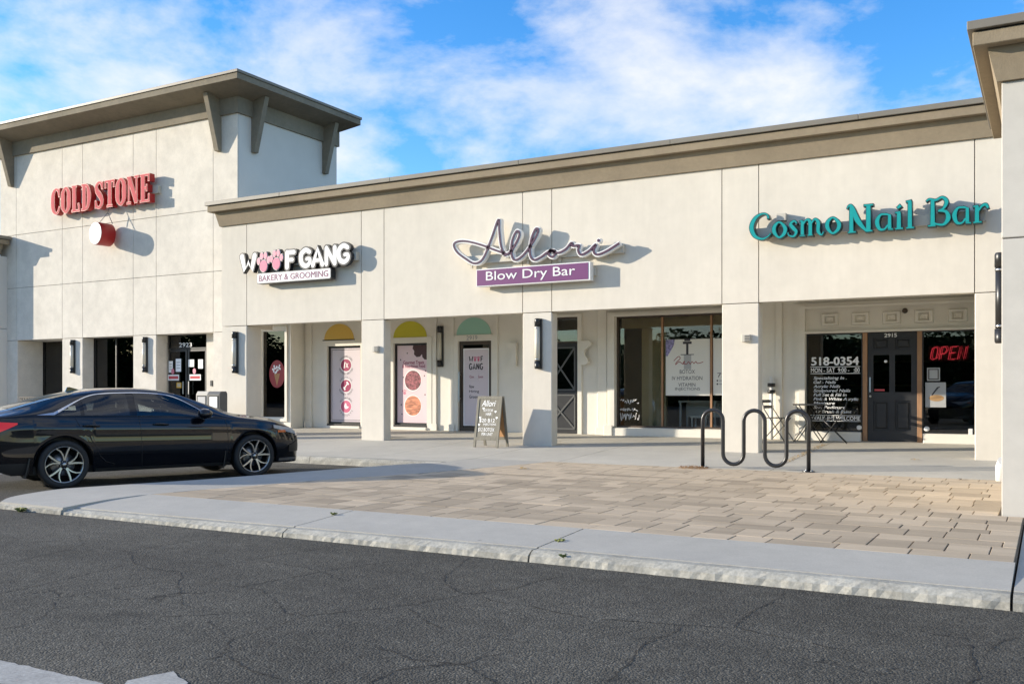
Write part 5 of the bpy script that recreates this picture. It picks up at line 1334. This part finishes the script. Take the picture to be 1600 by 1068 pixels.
xs_c = sorted(set([round(-1.03 + .0463 * i, 4) for i in range(101)] + [-.372, .372, 2.328, 3.072, -.371, .371, 2.329, 3.071]))
xs_c = [x for x in xs_c if x <= 3.60]
SEC = {x: section(x) for x in xs_c}
def surf(x, u):
    s = section(x); i = min(len(s) - 2, int(u)); t = u - i
    return Vector((x, s[i][0] * (1 - t) + s[i + 1][0] * t, s[i][1] * (1 - t) + s[i + 1][1] * t))
def surf_n(x, u):
    a = surf(x + .01, u) - surf(x - .01, u); b = surf(x, min(u + .15, 21)) - surf(x, max(u - .15, 0))
    n = a.cross(b); n = n.normalized() if n.length > 0 else Vector((0, 1, 0))
    if n.y < 0 and u < 17: n = -n
    if u >= 17 and n.z < 0: n = -n
    return n
nsec = len(SEC[xs_c[0]])
# glazed zones in (x, u)
def top_u(x):      # upper limit of the side glass
    return 15.55
def side_glass(x):
    """(lower u, upper u) of the glazed band at x, or None"""
    if x < -.12 or x > 2.08: return None
    lo = 11.35
    hi = 15.5
    if x < .50: hi = lo + (15.5 - lo) * math.sin(min(1.0, max(.0, (x + .12) / .62)) * math.pi / 2) ** .95
    if x > 1.45: hi = lo + (15.5 - lo) * math.sin(max(0, (2.08 - x) / .63) * math.pi / 2) ** .95
    return lo, hi
PANES = [(-.10, .22), (.27, .87), (.97, 2.05)]
def in_side(x, u):
    g_ = side_glass(x)
    return g_ and g_[0] + .15 < u < g_[1] - .15 and any(a + .03 < x < b - .03 for a, b in PANES)
def in_screen(x, u): return (1.55 < x < 2.36 or -.56 < x < .16) and u > 17.3
def car_parts():
    bm = bmesh.new(); grid = {}
    for sgn in (1, -1):
        for i, x in enumerate(xs_c):
            for j, (y, z) in enumerate(SEC[x]):
                if sgn < 0 and j == nsec - 1: grid[(sgn, i, j)] = grid[(1, i, j)]; continue
                grid[(sgn, i, j)] = bm.verts.new((x, sgn * y, z))
        for i in range(len(xs_c) - 1):
            xm = (xs_c[i] + xs_c[i + 1]) / 2
            for j in range(nsec - 1):
                um = j + .5
                if in_side(xm, um) or in_screen(xm, um): continue
                q = [grid[(sgn, i, j)], grid[(sgn, i + 1, j)], grid[(sgn, i + 1, j + 1)], grid[(sgn, i, j + 1)]]
                f = bm.faces.new(q if sgn > 0 else q[::-1]); f.smooth = True
    # close both ends
    for i in (0, len(xs_c) - 1):
        ring = [grid[(1, i, j)] for j in range(nsec)] + [grid[(-1, i, j)] for j in range(nsec - 2, -1, -1)]
        bm.faces.new(ring if i else ring[::-1])
    bmesh.ops.recalc_face_normals(bm, faces=bm.faces)
    me = bpy.data.meshes.new('car_body'); bm.to_mesh(me); bm.free()
    return me
def patch(name, xa, xb, ulo, uhi, m, parent, off=.004, nx=14, nu=6, side=1, smooth=True, thick=0.0):
    """sheet following the body; ulo/uhi are functions of x or numbers"""
    bm = bmesh.new(); rows = []
    for i in range(nx + 1):
        x = xa + (xb - xa) * i / nx
        a = ulo(x) if callable(ulo) else ulo; b = uhi(x) if callable(uhi) else uhi
        row = []
        for k in range(nu + 1):
            u = a + (b - a) * k / nu; p = surf(x, u) + surf_n(x, u) * off; row.append(bm.verts.new((p.x, p.y * side, p.z)))
        rows.append(row)
    for A_, B_ in zip(rows, rows[1:]):
        for k in range(nu):
            try: bm.faces.new((A_[k], B_[k], B_[k + 1], A_[k + 1])).smooth = smooth
            except Exception: pass
    bmesh.ops.remove_doubles(bm, verts=bm.verts, dist=1e-5)
    return fin(name, bm, m, parent)
def seam(bm, pts, side=1, r=.0035, off=.0005):
    P_ = []
    for (x, u) in pts:
        p = surf(x, u) + surf_n(x, u) * off; P_.append((p.x, p.y * side, p.z))
    tube(bm, P_, r, 5)
def u_of_z(x, z):
    s = section(x)
    for j in range(len(s) - 1):
        if s[j][1] <= z <= s[j + 1][1]: return j + (z - s[j][1]) / max(1e-6, s[j + 1][1] - s[j][1])
    return 0.0 if z < s[0][1] else 15.0
def wheel(parent, x, side):
    """side +1 = left (+y), -1 = right"""
    yo = .885 * side; ax = Vector((0, side, 0)); c0 = Vector((x, 0, .322))
    bm = bmesh.new()
    lathe(bm, [(.235, -.215), (.29, -.225), (.316, -.21), (.322, -.17), (.322, -.05), (.317, -.015), (.296, -.002), (.262, -.004), (.245, -.012), (.238, -.03)], c0 + Vector((0, yo, 0)), ax, 48)
    w = fin('wheel', bm, 'tyre', parent, True)
    bm = bmesh.new()
    lathe(bm, [(.238, -.20), (.225, -.10), (.228, -.03), (.240, -.012), (.246, -.006), (.241, -.004), (.232, -.018)], c0 + Vector((0, yo, 0)), ax, 48)
    fin('rim_barrel', bm, 'rim_silver', w, True)
    bm = bmesh.new(); lathe(bm, [(0, -.11), (.155, -.11), (.155, -.095), (0, -.095)], c0 + Vector((0, yo, 0)), ax, 32); fin('brake_disc', bm, 'disc', w)
    bm = bmesh.new(); lathe(bm, [(0, -.15), (.232, -.15), (.232, -.145), (0, -.145)], c0 + Vector((0, yo, 0)), ax, 32); fin('wheel_back', bm, 'rim_black', w)
    # five pairs of twisted spokes: black flanks, machined faces
    u_ = Vector((1, 0, 0)); v_ = Vector((0, 0, 1))
    def SP(r, a, d): return c0 + Vector((0, yo, 0)) + (u_ * math.cos(a) + v_ * math.sin(a)) * r + ax * d
    bmf = bmesh.new(); bmb = bmesh.new()
    for k in range(5):
        a0 = k * 2 * math.pi / 5 + .25
        for da, tw, wd in ((-.16, -.05, .0085), (.20, .30, .0065)):
            for (bmx, dd, grow) in ((bmb, -.034, .006), (bmf, -.020, 0)):
                prev = None; st = []
                for t in (0, .25, .5, .75, 1):
                    r = .045 + t * .192; a = a0 + da * (.45 + .55 * t) + tw * t * t; hw = (wd + grow) * (1.25 - .25 * t + (.35 * t * t if wd > .015 else .1))
                    da_ = hw / max(r, .05); d = dd + .012 * t
                    st.append((SP(r, a - da_, d), SP(r, a + da_, d), SP(r, a - da_, d - .05), SP(r, a + da_, d - .05)))
                V = [[bmx.verts.new(p) for p in s] for s in st]
                for A_, B_ in zip(V, V[1:]):
                    for q in ((A_[0], A_[1], B_[1], B_[0]), (A_[0], B_[0], B_[2], A_[2]), (A_[1], A_[3], B_[3], B_[1])): bmx.faces.new(q)
    fin('spokes', bmb, 'rim_black', w); fin('spoke_faces', bmf, 'rim_silver', w)
    bm = bmesh.new(); lathe(bm, [(.062, -.05), (.060, -.022), (.040, -.012), (.036, -.006), (0, -.006)], c0 + Vector((0, yo, 0)), ax, 24); hub = fin('hub', bm, 'rim_black', w)
    bm = bmesh.new(); lathe(bm, [(.026, -.006), (.024, -.003), (0, -.003)], c0 + Vector((0, yo, 0)), ax, 20)
    for k in range(5):
        p = SP(.047, k * 1.2566 + .9, 0); lathe(bm, [(.008, -.03), (.008, -.012), (0, -.012)], p, ax, 8)
    fin('lug_nuts', bm, 'rim_silver', w)
    return w
def build_car(label, loc, rz):
    car = thing('parked_car', label, 'car')
    body = link('body', car_parts(), 'car_paint', car)
    # dark floor and wheel housings
    bm = bmesh.new(); box(bm, -.62, 3.4, -.70, .70, .19, .30); box(bm, -.95, -.45, -.62, .62, .28, .5)
    for ax in (0, 2.70): box(bm, ax - .37, ax + .37, -.64, .64, .30, .70)
    fin('underbody', bm, 'car_trim', car)
    for s in (-1, 1):
        for ax in (0, 2.70):
            bm = bmesh.new(); prv = []
            for k in range(17):
                a = math.pi * k / 16; prv.append((ax + .371 * math.cos(a), .322 + .371 * math.sin(a)))
            rows = [[bm.verts.new((x, s * y, z)) for y in (cW(ax) * .985, .62)] for x, z in prv]
            for A_, B_ in zip(rows, rows[1:]): bm.faces.new((A_[0], A_[1], B_[1], B_[0]))
            fin('arch_liner', bm, 'car_trim', car)
    for s in (1, -1):
        for ax in (0.0, 2.70): wheel(car, ax, s)
    # glass
    for s in (1, -1):
        for (a, b) in PANES:
            aa, bb = a, min(b, 2.07)
            patch('side_window', aa, bb, lambda x: side_glass(x)[0] - .02, lambda x: side_glass(x)[1], 'car_glass', car, .003, 14, 6, s)
        # bright strip over the glass, dropping to a point at the back
        bm = bmesh.new()
        def trim_pt(x, d):
            g_ = side_glass(max(-.115, min(2.075, x))); return (x, g_[1] + d)
        xs_t = np.linspace(-.115, 2.06, 40)
        A_ = []
        for x in xs_t:
            u = side_glass(x)[1]; wdt = .20 if x > .25 else .20 + .62 * (.25 - x) / .37
            p = surf(x, u) + surf_n(x, u) * .007; q = surf(x, u + wdt) + surf_n(x, u + wdt) * .006
            A_.append((bm.verts.new((p.x, p.y * s, p.z)), bm.verts.new((q.x, q.y * s, q.z))))
        for P_, Q_ in zip(A_, A_[1:]): bm.faces.new((P_[0], Q_[0], Q_[1], P_[1]))
        tip = surf(-.33, 11.45) + surf_n(-.33, 11.45) * .006; tv = bm.verts.new((tip.x, tip.y * s, tip.z)); bm.faces.new((A_[0][0], A_[0][1], tv))
        fin('chrome_strip', bm, 'chrome', car)
        # shut lines
        bm = bmesh.new()
        zt_ = 11.2
        seam(bm, [(1.03 - .05 * t, .3 + t * 10.9) for t in np.linspace(0, 1, 12)], s)
        seam(bm, [(2.27 - .12 * (t - .4) ** 2, .3 + t * 10.9) for t in np.linspace(0, 1, 12)], s)
        rear = [(.66, .30), (.54, .34), (.46, .42), (.40, .56), (.30, .70), (.20, .82), (.14, .94)]
        seam(bm, [(x, u_of_z(x, z)) for x, z in rear], s)
        seam(bm, [(x, .35) for x in np.linspace(.66, 2.24, 20)], s)
        seam(bm, [(x, 11.3) for x in np.linspace(-.25, 2.20, 30)], s, .006)
        fin('shut_lines', bm, 'car_trim', car)
        # handles
        for hx in (.34, 1.28):
            bm = bmesh.new(); ring = []
            uu = u_of_z(hx, .835)
            pts = []
            for t in np.linspace(0, 1, 8):
                x = hx - .11 + .22 * t; uu = u_of_z(x, .832 - .01 * t); p = surf(x, uu) + surf_n(x, uu) * (.006 + .030 * math.sin(t * math.pi) ** .6); pts.append((p.x, p.y * s, p.z))
            tube(bm, pts, [.010, .014, .016, .016, .016, .016, .014, .010], 8); fin('door_handle', bm, 'car_paint', car, True)
        # mirror
        bm = bmesh.new(); mx_, mz_ = 1.88, .975; yb_ = .88
        rings = []
        for t, ry, rz_ in ((-.09, .02, .02), (-.075, .085, .062), (-.02, .105, .078), (.05, .090, .066), (.10, .045, .035), (.115, .008, .008)):
            rings.append([bm.verts.new((mx_ + t, s * (yb_ + .11 + ry * math.cos(k * math.pi / 6)), mz_ + rz_ * math.sin(k * math.pi / 6))) for k in range(12)])
        for A2, B2 in zip(rings, rings[1:]):
            for k in range(12): bm.faces.new((A2[k], A2[(k + 1) % 12], B2[(k + 1) % 12], B2[k])).smooth = True
        bm.faces.new(rings[0]); bm.faces.new(rings[-1])
        tube(bm, [(1.92, s * .82, .915), (1.90, s * .93, .935)], .022, 8)
        fin('mirror', bm, 'car_paint', car)
        # lamps
        patch('tail_lamp', -1.028, -.56, lambda x: u_of_z(x, .70 + .17 * ((x + 1.03) / .47) ** 1.4), lambda x: u_of_z(x, min(cBelt(x) - .012, .92 - .03 * (x + 1.03) / .47)), 'tail_red', car, .006, 12, 4, s)
        patch('tail_glint', -.93, -.84, lambda x: u_of_z(x, .77), lambda x: u_of_z(x, .83), 'tail_hot' , car, .010, 4, 2, s)  # glowing patch for the bright glint on the tail lamp
        patch('head_lamp', 3.02, 3.52, lambda x: u_of_z(x, .735 - .13 * (x - 3.02) / .5), lambda x: u_of_z(x, .785 - .09 * (x - 3.02) / .5), 'lamp_glass', car, .006, 10, 4, s)
        patch('side_marker', 3.09, 3.24, lambda x: u_of_z(x, .665), lambda x: u_of_z(x, .70), 'amber', car, .007, 4, 2, s)
        patch('bumper_strip', 3.12, 3.58, lambda x: u_of_z(x, .225), lambda x: u_of_z(x, .27), 'chrome', car, .010, 8, 2, s)
        patch('bumper_vent', 3.30, 3.57, lambda x: u_of_z(x, .36), lambda x: u_of_z(x, .56 - .1 * (3.57 - x) / .27), 'car_trim', car, .008, 6, 3, s)
        patch('rear_reflector', -1.02, -.93, lambda x: u_of_z(x, .42), lambda x: u_of_z(x, .50), 'tail_red', car, .006, 3, 2, s)
        patch('rear_skirt', -1.02, -.42, lambda x: .02, lambda x: u_of_z(x, max(zlow(x) + .06, .36)), 'car_trim', car, .004, 8, 2, s)
        patch('sill', .40, 2.31, lambda x: .0, lambda x: .85, 'car_trim', car, .006, 20, 2, s)
        # mud flaps
        for fx, lean in ((-.43, -.05), (2.24, -.03)):
            bm = bmesh.new(); prism(bm, [(s * .70, .16), (s * .875, .16), (s * .89, .42), (s * .72, .42)], 'x', fx - .008, fx + .008)
            for v_ in bm.verts: v_.co.x += lean * (.42 - v_.co.z) / .26
            fin('mud_flap', bm, 'car_trim', car)
    # screens
    bm = None
    def screen(name, xa, xb):
        bm = bmesh.new(); rows = []
        for i in range(13):
            x = xa + (xb - xa) * i / 12; row = []
            us = [17.15, 18, 19, 20, 20.999]
            for u in us:
                p = surf(x, u) + Vector((0, 0, .003)); row.append((p.x, p.y, p.z))
            full = [(a, b, c) for a, b, c in row] + [(a, -b, c) for a, b, c in row[::-1][1:]]
            rows.append([bm.verts.new(p) for p in full])
        for A_, B_ in zip(rows, rows[1:]):
            for k in range(len(A_) - 1): bm.faces.new((A_[k], B_[k], B_[k + 1], A_[k + 1])).smooth = True
        fin(name, bm, 'car_glass', car)
    screen('windscreen', 1.51, 2.40); screen('rear_screen', -.60, .20)
    # grille
    patch('grille', 3.45, 3.598, lambda x: u_of_z(x, .48), lambda x: u_of_z(x, .60), 'car_trim', car, .004, 5, 2, 1); patch('grille', 3.45, 3.598, lambda x: u_of_z(x, .48), lambda x: u_of_z(x, .60), 'car_trim', car, .004, 5, 2, -1)
    # cabin
    def seat(x, y):
        bm = bmesh.new(); prism(bm, [(x - .26, .45), (x + .28, .45), (x + .30, .60), (x - .22, .56)], 'y', y - .24, y + .24); prism(bm, [(x - .28, .52), (x - .12, .54), (x - .28, 1.06), (x - .40, 1.04)], 'y', y - .23, y + .23); prism(bm, [(x - .42, 1.08), (x - .32, 1.09), (x - .34, 1.21), (x - .43, 1.20)], 'y', y - .13, y + .13)
        bmesh.ops.bevel(bm, geom=list(bm.edges), offset=.025, segments=2, affect='EDGES'); fin('seat', bm, 'seat_cloth', car, True)
    for x in (.36, 1.30):
        for y in (-.36, .36): seat(x, y)
    bm = bmesh.new(); prism(bm, [(1.72, .70), (2.25, .85), (2.45, .80), (2.4, .5), (1.8, .5)], 'y', -.74, .74); fin('dashboard', bm, 'car_trim', car)
    bm = bmesh.new(); pts = [(1.62 + .06 * math.sin(a), .36 + .18 * math.cos(a), .86 + .17 * math.sin(a)) for a in np.linspace(0, 2 * math.pi, 22)[:-1]]; tube(bm, pts, .014, 6, 0, True); fin('steering_wheel', bm, 'car_trim', car, True)
    bm = bmesh.new(); box(bm, 1.50, 1.54, -.11, .11, 1.20, 1.26); fin('rear_view_mirror', bm, 'car_trim', car)
    # roof aerial fin
    bm = bmesh.new(); prism(bm, [(.22, 1.285), (.42, 1.325), (.28, 1.365), (.25, 1.36)], 'y', -.015, .015); fin('aerial', bm, 'car_paint', car)
    car.location = loc; car.rotation_euler = (0, 0, rz)
    return car
hx_, hy_ = 0.3634, 0.9316                # heading of the parked car
mid = Vector(((-11.583 - 10.582) / 2, (8.178 + 10.744) / 2, 0))
ra = mid - Vector((hx_, hy_, 0)) * 1.35 - Vector((hy_, -hx_, 0)) * .80
build_car('black four-door car parked at the kerb beside the paved island', ra, math.atan2(hy_, hx_))

suv = build_car('dark tall vehicle seen as a reflection in the window right of door 2915', Vector((-2.2, -4.2, 0)), rad(112)); suv.scale = (1.0, 1.0, 1.22)
# ------------------------------------------------------------------ litter and weeds
def needles(cx_, cy_, rx, ry, n, seed, z=.134, L=(.05, .12)):
    rnd = random.Random(seed); bm = bmesh.new()
    for _ in range(n):
        a, q = rnd.uniform(0, 6.28), rnd.random() ** .6; x, y = cx_ + rx * q * math.cos(a), cy_ + ry * q * math.sin(a); th = rnd.uniform(0, 6.28); l = rnd.uniform(*L) / 2; w = .0035
        dx_, dy_ = math.cos(th) * l, math.sin(th) * l; nx_, ny_ = -math.sin(th) * w, math.cos(th) * w; h = rnd.uniform(0, .035) * (1 - q); h2 = h + rnd.uniform(0, .02)
        zz = max(z, floor_z(y) + .004)
        vv = [bm.verts.new(p) for p in ((x - dx_ - nx_, y - dy_ - ny_, zz + h), (x - dx_ + nx_, y - dy_ + ny_, zz + h), (x, y, zz + h2 + .012), (x + dx_ + nx_, y + dy_ + ny_, zz + h2), (x + dx_ - nx_, y + dy_ - ny_, zz + h2))]
        bm.faces.new((vv[0], vv[1], vv[2])); bm.faces.new((vv[2], vv[3], vv[4]))
    return bm
t = fin('pine_needles', needles(-4.72, 13.98, .24, .16, 260, 3), 'needle'); t['kind'] = 'stuff'; tag(t, 'clump of dry pine needles at the foot of the bike rack', 'needles')
bm = needles(-3.45, 16.1, .03, .02, 4, 6)
rnd = random.Random(8)
for k in range(26):
    f_ = k / 26; b2 = needles(-3.62 + rnd.uniform(-.03, .03), 15.2 + 3.0 * f_, .05, .09, 9, 100 + k, .13, (.03, .07)); me = bpy.data.meshes.new('x'); b2.to_mesh(me); b2.free(); bm.from_mesh(me); bpy.data.meshes.remove(me)
t = fin('dry_leaves', bm, 'dry_leaf'); t['kind'] = 'stuff'; tag(t, 'dry leaf litter along the walkway joint behind the rack', 'leaves')
def leaf_piece(x, y, r, seed, z):
    rnd = random.Random(seed); bm = bmesh.new()
    for k in range(4):
        a = rnd.uniform(0, 6.28); c_ = bm.verts.new((x, y, z + .02)); p = [bm.verts.new((x + r * math.cos(a + d) * rnd.uniform(.6, 1.3), y + r * math.sin(a + d) * rnd.uniform(.6, 1.3), z + rnd.uniform(0, .03))) for d in (-.35, .35)]; bm.faces.new((c_, *p))
    return bm
for i, (x, y, lb) in enumerate(((-1.85, 16.15, 'crumpled dry leaf on the walkway in front of door 2915'), (-1.0, 13.85, 'dark curled leaf on the pavers beside the end pier'), (-6.9, 12.6, 'tiny dry leaf at the far edge of the pavers'))):
    tag(fin('fallen_leaf', leaf_piece(x, y, .07, 60 + i, max(.134, floor_z(y) + .003)), 'dry_leaf' if i != 1 else 'bark'), lb, 'leaf')
def weed(x, y, z, n, h, seed, label):
    rnd = random.Random(seed); bm = bmesh.new()
    for _ in range(n):
        a = rnd.uniform(0, 6.28); l = rnd.uniform(.4, 1) * h; o = rnd.uniform(0, .03); bx_, by_ = x + o * math.cos(a * 3), y + o * math.sin(a * 3); w = .004
        v = [bm.verts.new(p) for p in ((bx_ - w, by_, z), (bx_ + w, by_, z), (bx_ + math.cos(a) * l * .5 + w, by_ + math.sin(a) * l * .5, z + l * .7), (bx_ + math.cos(a) * l, by_ + math.sin(a) * l, z + l * .6))]
        bm.faces.new(v)
    tag(fin('weed', bm, 'weed'), label, 'weed', 'weeds in the paving joints')
weed(-3.20, 6.50, .05, 24, .05, 1, 'small green weed on the kerb edge right of the apron joint')
weed(-3.46, 6.9, .09, 24, .05, 2, 'tiny weed in the apron joint above the kerb')
weed(-6.05, 7.2, .115, 26, .04, 4, 'low green weed in the apron joint in front of the pavers')
weed(-9.75, 6.40, .0, 50, .07, 5, 'dry tuft at the rounded corner of the island kerb')

# ------------------------------------------------------------------ trees behind the photographer (they show in the panes), plus added sky blockers
def leaf_mass(bm, rnd, cx_, cy_, cz, rx, ry, rz_, n, size):
    lobes = [(cx_ + rx * .6 * rnd.uniform(-1, 1), cy_ + ry * .6 * rnd.uniform(-1, 1), cz + rz_ * .6 * rnd.uniform(-1, 1)) for _ in range(12)]
    for _ in range(n):
        lx, ly, lz = rnd.choice(lobes); d = Vector((rnd.gauss(0, 1), rnd.gauss(0, 1), rnd.gauss(0, 1))).normalized() * rnd.random() ** .4
        c_ = Vector((lx + d.x * rx * .5, ly + d.y * ry * .5, lz + d.z * rz_ * .5)); a = Vector((rnd.gauss(0, 1), rnd.gauss(0, 1), rnd.gauss(0, .6))).normalized() * size * rnd.uniform(.6, 1.2); b = a.orthogonal().normalized() * size * .45
        bm.faces.new([bm.verts.new(c_ + p) for p in (-a, b, a, -b)]).material_index = 0
rnd = random.Random(21); bm = bmesh.new()
for k in range(15):     # belt of trees across the road
    x, y = -78 + k * 7 + rnd.uniform(-1.5, 1.5), -34 + rnd.uniform(-3, 3); h = rnd.uniform(4.0, 6.5)
    leaf_mass(bm, rnd, x, y, h * .58, 4.6, 3, h * .66, 4200, .30); tube(bm, [(x, y, 0), (x, y, h * .7)], [.25, .12], 7, 1)
for k in range(12):  # unseen west row, added to block the low bright sky in the panes
    x, y = -88 + rnd.uniform(-3, 3), -50 + k * 6.5; h = rnd.uniform(6, 9)
    leaf_mass(bm, rnd, x, y, h * .58, 4, 4.6, h * .66, 2600, .42)
for (xa, xb, ya, yb) in ((-90, 30, -41, -38), (-96, -93, -60, 34)): box(bm, xa, xb, ya, yb, 0, 5.2, 0)  # solid dark blocks added behind the leaves to stop sky showing through
tl = fin('treeline_with_blockers', bm, ['leaf', 'bark'], None, False, False); tl['kind'] = 'stuff'; tag(tl, 'dark trees across the car park reflected in the shop windows, with added unseen trees and blocks closing gaps', 'trees')
